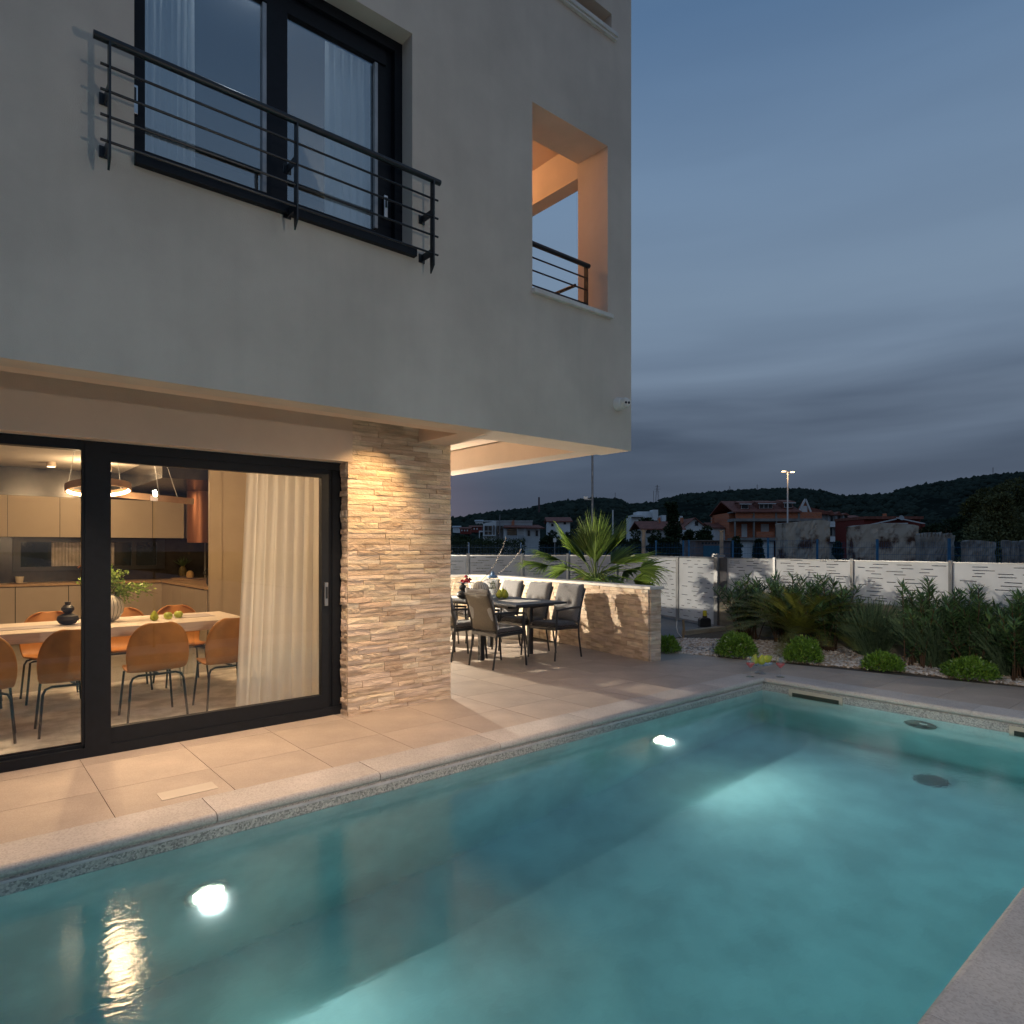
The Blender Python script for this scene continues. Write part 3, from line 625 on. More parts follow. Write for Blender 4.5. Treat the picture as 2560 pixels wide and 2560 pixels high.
for i, (x, y, z, w_, lb) in enumerate(((.35, 5.40, 2.966, 260, 'small recessed downlight in the overhang at the left picture edge'), (2.25, 5.40, 2.966, 260, 'small recessed downlight in the overhang left of the stone pillar'), (4.55, 5.30, 2.966, 70, 'small recessed downlight in the coffer over the terrace'))):
    dl = thing('downlight', lb, 'downlight', (x, y, z), group='recessed downlights under the overhang')
    MB().lathe([(.030, -.002), (.030, .02), (.0001, .02)], 20).build('rim', steel, dl, True); MB().lathe([(.0001, -.004), (.024, -.004), (.024, .0)], 20).build('bulb', emis('downlight_bulb%d' % i, (1, .75, .5), 5), dl)
    lamp('downlight_beam', (0, 0, -.03), w_, (1.0, .70, .47), .03, 'SPOT', (R(-10), 0, 0), 84, .7, dl)
lp = thing('loggia_lamp', 'ceiling lamp inside the upper loggia', 'ceiling lamp', (4.35, 6.3, 6.16))
MB().lathe([(.09, -.06), (.1, 0)], 20).build('shade', emis('loggia_glow', (1, .6, .3), 6), lp, True)
lamp('loggia_light', (0, 0, -.15), 26, (1.0, .50, .22), .08, parent=lp)
gp = thing('flash_stand', 'unseen flash on a slim stand, added on the near pool deck', 'flash', (2.5, .1, 0))  # unseen flash on a stand, built as a slim lit post
MB().tube([(0, 0, 0), (0, 0, 2.35)], .02, 8).build('pole', rail_m, gp)
MB().lathe([(.05, 2.36), (.06, 2.40), (.05, 2.44)], 14).build('head', emis('flash_glow', (1, .86, .68), 4), gp, True)
lamp('flash_light', (0, 0.06, 2.5), 74, (1.0, .90, .80), .03, parent=gp)
dv_ = Vector((2.75, 5.3, .15))-Vector((2.5, .2, 2.45)); lamp('door_fill', (0, .1, 2.45), 470, (1.0, .74, .52), .03, 'SPOT', dv_.to_track_quat('-Z', 'Y').to_euler(), 56, 1.0, gp)  # fill spot added to warm the pillar and door paving
dv_ = Vector((9.8, 3.9, .3))-Vector((2.5, .2, 2.45)); lamp('bed_fill', (.1, .05, 2.45), 430, (1.0, .93, .84), .03, 'SPOT', dv_.to_track_quat('-Z', 'Y').to_euler(), 50, 1.0, gp)  # fill spot added to brighten the planted bed
# ================================================================== INTERIOR
struct('interior_floor', MB().box(-2.9, 3.98, 5.99, 14.2, -.1, -.004), int_floor)
tag(MB().box(-2.2, 3.3, 6.15, 9.03, -.0035, .004).build('rug', rug_m), 'worn pale grey rug under the indoor dining table', 'rug')
# kitchen
kt = thing('kitchen_units', 'beige handleless kitchen with a long oak worktop along the back wall', 'kitchen', (0, 13.6, 0))
KO = (0, 13.6, 0)
MB().box(-2.8, 3.9, 13.62, 14.19, .08, .955).box(3.02, 3.9, 10.78, 13.62, .08, .955).build('carcass', darkwall, kt, off=KO)
wk = MB().box(-2.8, 3.9, 13.58, 14.19, .96, 1.0).box(2.98, 3.9, 10.76, 13.579, .96, 1.0).build('worktop', wood_top, kt, off=KO)
for i in range(8):
    x0 = 3.02-.735*(i+1); MB().box(x0+.006, x0+.729, 13.598, 13.618, .1, .945).build('cupboard_door', cab_m, kt, off=KO)
for i in range(4): MB().box(2.998, 3.018, 10.785+.705*i, 11.484+.705*i, .1, .945).build('cupboard_door', cab_m, kt, off=KO)
MB().box(-2.8, 3.45, 13.87, 14.19, 1.79, 2.485).build('wall_carcass', darkwall, kt, off=KO)
for i in range(8):
    x0 = 2.897+.555-.72*(i+1)+.165*(i > 0)-.0; x0 = (2.9 if i == 0 else 2.9-.724*i); w = .55 if i == 0 else .724
    MB().box(x0+.005, x0+w-.005, 13.845, 13.865, 1.79, 2.485).build('cupboard_door', cab_m, kt, off=KO)
MB().box(-2.8, 3.9, 14.17, 14.198, 1.001, 1.79).box(-2.8, 3.9, 14.17, 14.198, 2.486, 2.999).build('splashback', darkwall, kt, off=KO)
MB().box(3.93, 3.978, 11.0, 14.17, 1.001, 2.66).build('splashback', darkwall, kt, off=KO)
kw = MB().box(.81, 3.17, 14.12, 14.169, 1.2, 1.27).box(.81, 3.17, 14.12, 14.169, 1.71, 1.765).box(.81, .92, 14.12, 14.169, 1.27, 1.71).box(3.03, 3.17, 14.12, 14.169, 1.27, 1.71).box(2.60, 2.68, 14.12, 14.169, 1.27, 1.71).build('slot_window', blackst, kt, off=KO)
MB().box(.92, 3.03, 14.150, 14.155, 1.27, 1.71).build('window_pane', M('night_glass', (.012, .02, .028), .08, spec=.7), kw, off=KO)
m_ = MB(); 
for i in range(46): m_.box(1.36+.021*i, 1.374+.021*i, 14.128+.006*(i % 2), 14.133+.006*(i % 2), 1.275, 1.70)
m_.build('window_blind', M('blind', (.55, .5, .45), .9), kw, off=KO)
tapk = MB().tube([(1.98, 14.05, 1.0), (1.98, 14.05, 1.22), (1.9, 14.05, 1.30), (1.8, 14.05, 1.30), (1.74, 14.05, 1.24)], .014, 8); tapk.build('kitchen_tap', copper, kt, True, off=KO)
tag(MB().box(3.02, 3.2, 10.68, 10.755, -.004, 2.99).box(3.202, 3.97, 10.70, 10.755, -.004, 2.99).build('tall_panel', cab_m), 'tall beige panel at the end of the kitchen worktop', 'panel')
hd_ = thing('extractor_hood', 'copper coloured cylindrical extractor hood above the worktop', 'hood', (3.60, 13.3, 1.70))
MB().lathe([(.20, 0), (.235, .0), (.235, 1.15), (0.001, 1.15)], 32).build('cylinder', copper, hd_, True)
MB().lathe([(.20, .004), (.001, .004)], 24).build('filter', blackst, hd_)
# little things on the worktop
cupm = M('cream_cup', (.68, .60, .46), .4, var=.02)
cp = thing('cup_and_saucer', 'cream tea cup on a saucer at the left end of the worktop', 'cup', (.88, 13.75, 1.001))
MB().lathe([(.03, .0), (.11, .012), (.115, .018), (.04, .008)], 24).build('saucer', cupm, cp, True)
MB().lathe([(.035, .012), (.05, .03), (.062, .12), (.058, .12), (.045, .03)], 24).build('cup', cupm, cp, True)
pa = thing('pineapple', 'small dark pineapple standing on the worktop under the hood', 'pineapple', (3.45, 13.95, 1.001))
MB().sph((0, 0, .13), .075, 14, 12, sz=1.6).build('fruit', M('pineapple_skin', (.12, .09, .03), .7, var=.3, vs=40), pa, True)
m_ = MB()
for k in range(26):
    a = k*2.4; r = .02+.0035*k; h = .25+.14*math.exp(-k*.06); m_.quad((0.01*math.cos(a), .01*math.sin(a), .23), (r*math.cos(a-.3), r*math.sin(a-.3), .3), (r*2*math.cos(a), r*2*math.sin(a), h+.08), (r*math.cos(a+.3), r*math.sin(a+.3), .3))
m_.build('crown', M('pineapple_leaf', (.05, .09, .03), .6), pa)
bd = thing('serving_boards', 'two round wooden serving boards lying on the worktop corner', 'board', (3.42, 13.45, 1.001))
MB().lathe([(.27, 0), (.28, .01), (.27, .02)], 28).build('board', wood_top, bd, True); MB().lathe([(.17, .021), (.18, .03), (.17, .036)], 28, (-.1, .1, 0)).build('board', wood_top, bd, True)
tag(MB().lathe([(.05, .0), (.065, .03), (.06, .1), (.02, .135)], 18, (3.44, 13.40, 1.038)).build('round_loaf', M('bread', (.55, .36, .16), .7), None, True), 'small pale round loaf on the serving boards', 'loaf')
ket = thing('kettle', 'black kettle at the near end of the worktop', 'kettle', (3.16, 11.0, 1.001))
MB().lathe([(.08, 0), (.10, .05), (.09, .14), (.05, .19), (.0001, .2)], 20).build('body', blackst, ket, True); MB().tube([(-.07, 0, .15), (-.14, 0, .2), (-.1, 0, .27), (0, 0, .26), (.06, 0, .19)], .01, 6).build('handle', blackst, ket, True); MB().tube([(0, -.09, .06), (0, -.16, .16)], .018, 8).build('spout', blackst, ket, True)
# dining table
dt_ = thing('dining_table', 'long pale wooden dining table with a thick top and eight leather chairs', 'table', (.6, 7.8, 0))
DO = (.6, 7.8, 0); TZ = .84
MB().box(-1.9, 2.47, 7.30, 8.33, TZ-.095, TZ).build('tabletop', table_m, dt_, bevel=.006, off=DO)
for x in (-1.2, 1.95): MB().box(x, x+.02, 7.5, 8.1, .005, TZ-.096).build('leg', clear, dt_, off=DO)
tag(MB().box(-.6, 1.15, 7.62, 7.9, TZ+.001, TZ+.004).build('table_runner', M('grey_runner', (.40, .36, .36), .95)), 'thin grey runner along the middle of the indoor table', 'runner')
tag(MB().box(1.85, 2.25, 7.75, 8.1, TZ+.001, TZ+.004).build('place_mat', MATS['grey_runner']), 'grey place mat at the right end of the indoor table', 'mat')
# leather chairs
def make_chair_in(label):
    t = thing('dining_chair', label, 'chair', group='cognac leather chairs at the indoor table')
    # shell: profile from front of seat, down the seat, up the back
    prof = [(.22, .455), (.15, .462), (.05, .450), (-.06, .438), (-.14, .442), (-.185, .475), (-.212, .53), (-.228, .60), (-.24, .68), (-.252, .76), (-.264, .83), (-.273, .885), (-.277, .905)]
    wid = [.19, .225, .235, .24, .242, .25, .262, .268, .262, .245, .21, .15, .075]
    n = 14; v = []; k = len(prof)
    for i, (y, z) in enumerate(prof):
        for j in range(n+1):
            u = -1+2*j/n; x = wid[i]*math.sin(u*math.pi/2)*1.0
            cv = .055*u*u*(min(1, max(0, (i-4)/4)) if i > 3 else 0); lift = .02*u*u*(1 if i < 5 else 0)
            v.append((x, y+cv, z+lift))
    f = []
    for i in range(k-1):
        for j in range(n): a = i*(n+1)+j; f.append((a, a+1, a+n+2, a+n+1))
    m = MB(); m.v = v; m.f = f; sh = m.build('seat_shell', leather, t, 'all')
    so_ = sh.modifiers.new('s', 'SOLIDIFY'); so_.thickness = .018; so_.offset = 0; sb = sh.modifiers.new('u', 'SUBSURF'); sb.levels = 1; sb.render_levels = 1
    MB().tube([(-.235, .20, 0), (-.20, .17, .42), (-.17, .155, .432), (.17, .155, .432), (.20, .17, .42), (.235, .20, 0)], .0105, 8).build('front_frame', blackst, t, True)
    arch = [(-.255, -.20, 0), (-.225, -.175, .36), (-.205, -.165, .40), (-.16, -.155, .416), (0, -.15, .412), (.16, -.155, .416), (.205, -.165, .40), (.225, -.175, .36), (.255, -.20, 0)]
    MB().tube(arch, .0105, 8).build('rear_frame', blackst, t, True)
    MB().box(-.012, .012, -.15, .155, .418, .430).build('under_strut', blackst, t)
    return t
ch0 = make_chair_in('cognac leather chair nearest the pool, third from the picture edge, back to the window')
ch0.location = (1.47, 7.03, .004); ch0.rotation_euler = (0, 0, R(3))
GI = 'cognac leather chairs at the indoor table'
for x, y, a, lb in ((.17, 6.95, -6, 'cognac leather chair cut by the left picture edge, back to the window'), (.81, 6.96, 2, 'cognac leather chair just left of the thick door mullion, back to the window'),
                    (2.13, 7.02, 6, 'cognac leather chair at the right end of the near row, half behind the curtain'), (-.5, 7.0, 2, 'cognac leather chair beyond the left picture edge'),
                    (.82, 8.48, 180, 'cognac leather chair behind the table, behind the black vase'), (1.50, 8.48, 178, 'cognac leather chair behind the table, behind the striped vase'),
                    (2.09, 8.48, 184, 'cognac leather chair behind the table, behind the green apples'), (.15, 8.48, 180, 'cognac leather chair behind the table at the left picture edge')):
    dup(ch0, (x, y, .004), R(a), lb, GI)
# on the table
def vase_stripe():
    m = bpy.data.materials.new('striped_glaze'); m.use_nodes = True; t = m.node_tree; n = t.nodes; l = t.links; p = n['Principled BSDF']; p.inputs['Roughness'].default_value = .2
    tcn = n.new('ShaderNodeTexCoord'); sx = n.new('ShaderNodeSeparateXYZ'); l.new(tcn.outputs['Object'], sx.inputs[0])
    at = n.new('ShaderNodeMath'); at.operation = 'ARCTAN2'; l.new(sx.outputs[0], at.inputs[0]); l.new(sx.outputs[1], at.inputs[1])
    mu = n.new('ShaderNodeMath'); mu.operation = 'MULTIPLY'; l.new(at.outputs[0], mu.inputs[0]); mu.inputs[1].default_value = 22
    sn = n.new('ShaderNodeMath'); sn.operation = 'SINE'; l.new(mu.outputs[0], sn.inputs[0])
    gt = n.new('ShaderNodeMath'); gt.operation = 'GREATER_THAN'; l.new(sn.outputs[0], gt.inputs[0]); gt.inputs[1].default_value = .9
    mx = n.new('ShaderNodeMix'); mx.data_type = 'RGBA'; l.new(gt.outputs[0], mx.inputs[0]); mx.inputs[6].default_value = (.55, .52, .45, 1); mx.inputs[7].default_value = (.05, .06, .06, 1); l.new(mx.outputs[2], p.inputs['Base Color'])
    return m
glaze = vase_stripe()
vs = thing('striped_vase', 'round cream vase with dark vertical stripes holding green branches on the table', 'vase', (1.235, 7.86, TZ+.005))
MB().lathe([(.055, 0), (.10, .03), (.135, .09), (.145, .15), (.13, .21), (.095, .255), (.06, .27), (.06, .285), (.052, .285), (.052, .265)], 36).build('body', glaze, vs, True)
def sprig(parent, pts, n, s, matl, seed, twigs=7):
    rr = random.Random(seed); m = MB(); C = []; D = []
    for k in range(n):
        a = rr.uniform(0, 6.28); tgt = Vector(rr.choice(pts)); tgt += Vector((rr.gauss(0, .05), rr.gauss(0, .05), rr.gauss(0, .05)))
        mid = tgt*.5+Vector((0, 0, .06)); m.tube([(0, 0, 0), tuple(mid), tuple(tgt)], .0025, 5, .0012)
        for q in range(twigs):
            u = rr.uniform(.35, 1.0); b = mid.lerp(tgt, (u-.5)*2) if u > .5 else Vector((0, 0, 0)).lerp(mid, u*2)
            for w in range(3):
                d = Vector((rr.gauss(0, 1), rr.gauss(0, 1), rr.gauss(.3, .8))).normalized(); C.append(tuple(b+d*rr.uniform(0, .035))); D.append(tuple(d))
    m.build('branch', stem_m, parent)
    C = np.array(C); D = np.array(D); V, Fq = diamonds(C, D, rand_dirs(len(C)), rng.uniform(s*.7, s*1.3, len(C)), rng.uniform(s*.4, s*.7, len(C)))
    npmesh('leaves', V, Fq, matl, parent)
lf_in = leaf_mat('indoor_leaf', (.10, .20, .03), (.32, .42, .10))
pl_ = bpy.data.objects.new('branches', None); COL.objects.link(pl_); pl_.parent = vs; pl_.location = (0, 0, .26)
sprig(pl_, [(-.14, 0, .30), (-.2, -.05, .16), (.02, 0, .26), (.08, .03, .18), (.0, .05, .2), (.2, -.05, .03), (.33, -.05, .05), (.14, -.05, -.06), (.42, 0, .07)], 44, .038, lf_in, 5)
bv = MB().lathe([(.04, 0), (.10, .02), (.13, .06), (.118, .10), (.05, .128), (.035, .132), (.05, .14), (.076, .17), (.076, .195), (.045, .225), (.03, .228), (.038, .26), (.03, .262)], 32).build('black_vase', black_ceramic, None, True)
bv.scale = (.72, .72, .86); bv.location = (.88, 7.78, TZ+.005); tag(bv, 'matt black double gourd vase on the table left of the mullion', 'vase')
def pear(name, label, loc, s, cat='pear', group=None, m=None, tilt=0):
    t = thing(name, label, cat, loc, 0, group); t.scale = (s, s, s)
    b = MB().lathe([(.0001, 0), (.018, .002), (.034, .014), (.040, .032), (.036, .052), (.024, .072), (.017, .086), (.012, .095), (.0001, .098)], 20); b.build('fruit', m or pear_m, t, True)
    MB().tube([(0, 0, .095), (.003, 0, .108), (.010, 0, .122)], .0018, 5).build('stalk', stem_m, t, True); t.rotation_euler = (tilt, 0, random.uniform(0, 6)); return t
def apple(name, label, loc, s, cat='apple', group=None):
    t = thing(name, label, cat, loc, 0, group); t.scale = (s, s, s)
    MB().lathe([(.0001, .008), (.012, .001), (.026, .004), (.038, .022), (.040, .038), (.034, .056), (.020, .066), (.008, .062), (.0001, .056)], 22).build('fruit', apple_m, t, True)
    MB().tube([(0, 0, .055), (.003, 0, .075)], .0018, 5).build('stalk', stem_m, t, True); return t
pear('pear', 'green pear on the indoor table, left of the two apples', (1.62, 7.66, TZ+.001), 1.05)
apple('apple', 'green apple on the indoor table, next to the pear', (1.765, 7.72, TZ+.001), 1.12, group='green apples on the indoor table')
apple('apple', 'green apple on the indoor table, farther from the pear', (1.885, 7.80, TZ+.001), 1.12, group='green apples on the indoor table')
# pendant rings
bronze = M('bronze_band', (.34, .22, .14), .4, .5)
def ringpend(label, c, rr_, tilt, lit, hang):
    t = thing('ring_pendant', label, 'pendant lamp', (c[0], c[1], 3.0), group='ring pendants over the indoor table'); n = 48; v = []; f = []
    rot = Matrix.Rotation(tilt[0], 4, 'X') @ Matrix.Rotation(tilt[1], 4, 'Y')
    def band(r0, r1, z0, z1):
        m = MB(); 
        for j in range(n):
            a = 2*math.pi*j/n
            for r, z in ((r0, z0), (r1, z0), (r1, z1), (r0, z1)): m.v.append(tuple(rot @ Vector((r*math.cos(a), r*math.sin(a), z))+Vector((0, 0, c[2]-3.0))))
        for j in range(n):
            for q in range(4): m.f.append((4*j+q, 4*j+(q+1) % 4, 4*((j+1) % n)+(q+1) % 4, 4*((j+1) % n)+q))
        return m
    band(rr_, rr_+.014, -.02, .05).build('ring', bronze, t, True); band(rr_-.010, rr_-.001, -.014, .014).build('light_strip', lit, t, True)
    for k in range(3):
        a = 2*math.pi*k/3+.6; e = rot @ Vector((rr_*math.cos(a), rr_*math.sin(a), .05))+Vector((0, 0, c[2]-3.0)); MB().tube([tuple(e), (hang[0]*.15*math.cos(a), hang[0]*.15*math.sin(a), 0)], .003, 5).build('cable', galv, t)
    return t
led = emis('led_warm', (1, .74, .42), 30)
pc = Yp(247, 1224, 7.8)
ringpend('lit bronze ring pendant hanging over the indoor table', (pc.x, 7.8, pc.z), .275, (R(-9), R(-2)), led, (1,))
ringpend('lower unlit bronze ring pendant hanging behind the lit one', (1.72, 8.6, 2.18), .50, (R(4.6), R(3.5)), bronze, (1,))
lamp('pendant_light', (pc.x, 7.8, pc.z-.30), 55, (1.0, .66, .36), .006)
lamp('ceiling_light', (1.42, 8.55, 2.76), 160, (1.0, .66, .36), .19)
tag(MB().lathe([(.10, 0), (.12, .03), (.10, .07)], 24, (1.42, 8.55, 2.93)).build('ceiling_lamp', emis('lamp_face', (1, .52, .20), 14), None, True), 'round lit ceiling lamp above the indoor table, hidden by the door head', 'ceiling lamp')
lamp('kitchen_light', (1.83, 12.4, 2.7), 55, (1.0, .64, .34), .04)
for i, (x, y, lb) in enumerate(((1.25, 13.04, 'leftmost small ceiling spot over the kitchen'), (2.05, 13.1, 'small ceiling spot over the kitchen beside the mullion'), (2.62, 12.7, 'small ceiling spot over the kitchen, the rightmost'))):
    t = thing('ceiling_spot', lb, 'ceiling spot', (x, y, 3.0), group='small surface spots on the kitchen ceiling')
    MB().lathe([(.07, -.075), (.07, 0)], 20).build('housing', M('spot_white', (.5, .42, .34), .5), t, True); MB().lathe([(.0001, -.08), (.055, -.08), (.055, -.076)], 20).build('bulb', emis('bulb%d' % i, (1, .72, .42), 9), t)
# ================================================================== TERRACE FURNITURE
LW = [(7.50, 5.817), (8.29, 10.45), (8.05, 10.85), (4.2, 10.95)]     # inner face line of the low wall
lw = thing('low_garden_wall', 'low split-stone garden wall with a white coping around the dining terrace', 'wall', (7.5, 5.817, 0)); LO = (7.5, 5.817, 0)
TW = .20; core = MB(); capm = MB()
def off_poly(pts, d):
    o = []
    for i, p in enumerate(pts):
        a = Vector(pts[max(i-1, 0)]); b = Vector(pts[min(i+1, len(pts)-1)]); t = (b-a).normalized(); n = Vector((t.y, -t.x)); o.append((p[0]+n.x*d, p[1]+n.y*d))
    return o
inner = off_poly(LW, .022); outer = off_poly(LW, TW); ci = off_poly(LW, -.03); co = off_poly(LW, TW+.04)
# wall ends: extend caps towards the camera
t0 = (Vector(LW[1])-Vector(LW[0])).normalized()
ci[0] = (ci[0][0]-t0.x*.045, ci[0][1]-t0.y*.045); co[0] = (co[0][0]-t0.x*.045, co[0][1]-t0.y*.045)
inner[0] = (inner[0][0]+t0.x*.022, inner[0][1]+t0.y*.022); outer[0] = (outer[0][0]+t0.x*.022, outer[0][1]+t0.y*.022)
core.prism(inner+outer[::-1], 0, 1.012)
cw = core.build('wall_core', grout, lw, off=LO)
for i in range(3):
    a, b, c, d = ci[i], ci[i+1], co[i+1], co[i]; MB().prism([a, b, c, d], 1.014, 1.054).build('coping_slab', white_st, lw, off=LO, bevel=.004)
rows_ = rowset(1.012, .052, .070, 9); T_all = []
for i in range(3):
    a = Vector(LW[i]); b = Vector(LW[i+1]); L_ = (b-a).length; ang = math.atan2(b.y-a.y, b.x-a.x)
    # stones face the terrace (left of travel), so lay from the far end back
    T_all += lay_stones(lw, (b.x, b.y, 0), ang+math.pi, L_, rows_, (.10, .26), .024, base=LO, seed=20+i)
a = Vector(outer[0])-t0*.022; b = Vector(LW[0]); L_ = (a-b).length
lay_stones(lw, (b.x, b.y, 0), math.atan2(a.y-b.y, a.x-b.x), L_, rows_, (.14, .22), .022, base=LO, seed=31)
T_all.sort(key=lambda o: (Vector(o.location)+Vector(LO)).length)
def merge_far(lst, keepn, parent, name, mat):
    far = lst[keepn:]; V = []; Fa = []
    for o in far:
        mw = Matrix.Translation(o.location) @ o.rotation_euler.to_matrix().to_4x4() @ Matrix.Diagonal((*o.scale, 1)); b = len(V)
        V += [tuple(mw @ v.co) for v in o.data.vertices]; Fa += [tuple(b+i for i in p.vertices) for p in o.data.polygons]; bpy.data.objects.remove(o)
    m = MB(); m.v = V; m.f = Fa; q = m.build(name, mat, parent); q['kind'] = 'stuff'
n_end = len([o for o in lw.children if o.name.startswith('stone')])-len(T_all)
merge_far(T_all, 290-n_end, lw, 'far_stones', travert)
# slate table
OO = (6.2, 7.66, 0); OZ = .84
ot = thing('terrace_table', 'black outdoor dining table set with fruit and glassware on the covered terrace', 'table', OO)
MB().box(5.73, 6.68, 6.64, 8.72, OZ-.032, OZ).build('tabletop', tabletop_m, ot, bevel=.004, off=OO)
MB().box(5.80, 6.61, 6.9, 8.5, OZ-.075, OZ-.033).build('apron', chair_al, ot, off=OO)
for x, y in ((5.76, 7.44), (6.66, 7.40), (5.76, 8.36), (6.66, 8.36)): MB().box(x-.035, x+.035, y-.035, y+.035, .0, OZ-.076).build('leg', chair_al, ot, off=OO, bevel=.004)
def make_chair_out(label):
    t = thing('terrace_chair', label, 'chair', group='cushioned armchairs around the outdoor table'); w = .255
    for sx in (-1, 1):
        MB().tube([(sx*w, -.30, 0), (sx*w, -.245, .30), (sx*w, -.235, .50), (sx*w, -.30, .78), (sx*w, -.385, 1.0)], .0175, 4).build('rear_leg', chair_al, t, False)
        MB().tube([(sx*w*1.04, .285, 0), (sx*w*1.02, .25, .36), (sx*w*1.04, .235, .70)], .0175, 4).build('front_leg', chair_al, t, False)
        MB().tube([(sx*w, -.285, .735), (sx*w*1.08, -.1, .735), (sx*w*1.08, .12, .725), (sx*w*1.05, .25, .712)], .017, 6).build('armrest', chair_al, t, True)
        MB().bar((sx*w*.98, -.25, .44), (sx*w*.98, .25, .455), .02, .04).build('side_rail', chair_al, t)
    MB().bar((-w, -.375, .985), (w, -.375, .985), .022, .03).build('top_rail', chair_al, t)
    MB().bar((-w, -.24, .445), (w, -.24, .445), .022, .045).build('cross_rail', chair_al, t); MB().bar((-w, .245, .445), (w, .245, .445), .022, .04).build('cross_rail', chair_al, t)
    n = 8; m = MB()                                       # sling back
    prof = [(-.243, .50), (-.268, .64), (-.304, .78), (-.345, .88), (-.378, .975)]
    for y, z in prof:
        for j in range(n+1): m.v.append((-w+.015+(2*w-.03)*j/n, y-.012*math.sin(math.pi*j/n), z))
    for i in range(len(prof)-1):
        for j in range(n): a = i*(n+1)+j; m.f.append((a, a+1, a+n+2, a+n+1))
    sl_ = m.build('backrest', sling, t, 'all'); q = sl_.modifiers.new('s', 'SOLIDIFY'); q.thickness = .004
    MB().box(-w+.01, w-.01, -.23, .23, .455, .462).build('seat', sling, t)
    def pad(name, O, U, V, Nn, wu, lv, th, mat, tuft, seed):  # cushion on the plane O + u U + v V
        rr = random.Random(seed); nu, nv = 16, 22; m = MB(); O = Vector(O); U = Vector(U).normalized(); V = Vector(V).normalized(); Nn = Vector(Nn).normalized()
        def hgt(a, b):
            e = min(1, (1-abs(a))*5.0)**.5*min(1, (1-abs(b))*6)**.5; d = 0
            for (ta, tb) in tuft: d += math.exp(-(((a-ta)*wu/2)**2+((b-tb)*lv/2)**2)/.0011)
            return th*(.30+.70*e)-min(d, 1)*th*.55
        for side in (1, -1):
            for i in range(nv+1):
                for j in range(nu+1):
                    a = -1+2*j/nu; b = -1+2*i/nv; hh = hgt(a, b)*(1 if side == 1 else -.12)
                    aa = a*(1-.03*abs(b)**6); wob = .004*math.sin(9*a+seed)*abs(b)**4+.003*math.sin(11*b+seed)*abs(a)**4
                    p = O+U*(aa*wu/2+wob)+V*((b+1)/2*lv+wob)+Nn*hh; m.v.append(tuple(p))
        st = (nu+1)*(nv+1)
        for i in range(nv):
            for j in range(nu):
                a = i*(nu+1)+j; m.f.append((a, a+1, a+nu+2, a+nu+1)); m.f.append((st+a, st+a+nu+1, st+a+nu+2, st+a+1))
        rim = [j for j in range(nu+1)]+[i*(nu+1)+nu for i in range(1, nv+1)]+[nv*(nu+1)+j for j in range(nu-1, -1, -1)]+[i*(nu+1) for i in range(nv-1, 0, -1)]
        for k in range(len(rim)): a, b = rim[k], rim[(k+1) % len(rim)]; m.f.append((a, b, st+b, st+a))
        cu = m.build(name, mat, t, 'all'); pts = []
        for k in rim: pts.append((Vector(m.v[k])+Vector(m.v[st+k]))/2+Nn*.006*math.sin(k*2.1))
        MB().tube([tuple(p) for p in pts]+[tuple(pts[0])], .0045, 5, cap=False).build('piping', piping, cu, True)
        return cu
    tf = [(-.42, -.25), (.42, -.25), (-.42, .30), (.42, .30)]
    up = Vector((0, -.155, .54)).normalized(); nr = Vector((0, .54, .155)).normalized()
    pad('back_cushion', Vector((0, -.225, .51)), (1, 0, 0), up, nr, .50, .565, .075, cush, [(-.38, -.05), (.38, -.05), (-.38, .0), (.38, .0)], 3)
    pad('seat_cushion', Vector((0, -.225, .468)), (1, 0, 0), (0, 1, .02), (0, 0, 1), .49, .48, .06, cush_br, tf, 5)
    MB().box(w-.018, w-.014, -.215, -.19, .52, .575).build('care_tag', cam_w, t)
    return t
GO = 'cushioned armchairs around the outdoor table'
oc = make_chair_out('dark framed armchair nearest the camera, its taupe back to the stone pillar side'); oc.location = (5.70, 6.99, 0); oc.rotation_euler = (0, 0, R(-89))
for x, y, a, lb in ((5.66, 7.80, -96, 'dark framed armchair partly hidden by the stone pillar, behind the nearest one'),
                    (6.76, 6.97, 93, 'grey cushioned armchair at the near end of the row against the low wall'),
                    (6.78, 7.68, 90, 'second grey cushioned armchair from the near end of the row against the low wall'),
                    (6.80, 8.38, 88, 'third grey cushioned armchair from the near end of the row against the low wall'),
                    (6.9, 9.12, 80, 'farthest grey cushioned armchair of the row against the low wall'), (5.62, 8.55, -92, 'dark framed armchair hidden deep behind the stone pillar'), (6.2, 9.25, 180, 'grey cushioned armchair at the far head of the outdoor table')):
    dup(oc, (x, y, 0), R(a), lb, GO)
def ontab(a, b): p = Zp(1120+a*.18634, 1440+b*.18634, OZ); return (p.x, p.y, OZ+.002)
P1 = ontab(700, 300)
mat_l = MB()
for k in range(24):
    pass
cloth1 = MB().prism([(6.02, 6.92), (6.42, 6.90), (6.44, 7.36), (6.04, 7.40)], OZ+.001, OZ+.006).build('place_mat', linen); tag(cloth1, 'cream place mat under the three pears on the outdoor table', 'mat')
cloth2 = MB().prism([(5.80, 8.05), (6.2, 8.03), (6.22, 8.5), (5.82, 8.5)], OZ+.001, OZ+.006).build('place_mat', linen); tag(cloth2, 'cream place mat at the far left of the outdoor table', 'mat')
for k, (a, b) in enumerate(((690, 305), (738, 285), (768, 305))):
    p = ontab(a, b); pear('pear', ('left pear of the three on the outdoor table', 'middle pear of the three on the outdoor table, set back', 'right pear of the three on the outdoor table')[k], (p[0], p[1], OZ+.007), 1.35, group='pears on the outdoor table')
p = ontab(600, 290)
pt = thing('glass_jug', 'tall clear glass jug with a blue lidded top on the outdoor table', 'jug', p)
MB().lathe([(.055, 0), (.06, .01), (.045, .03), (.02, .05), (.02, .07), (.06, .09), (.078, .12), (.08, .27), (.072, .30)], 28).build('body', clear, pt, True)
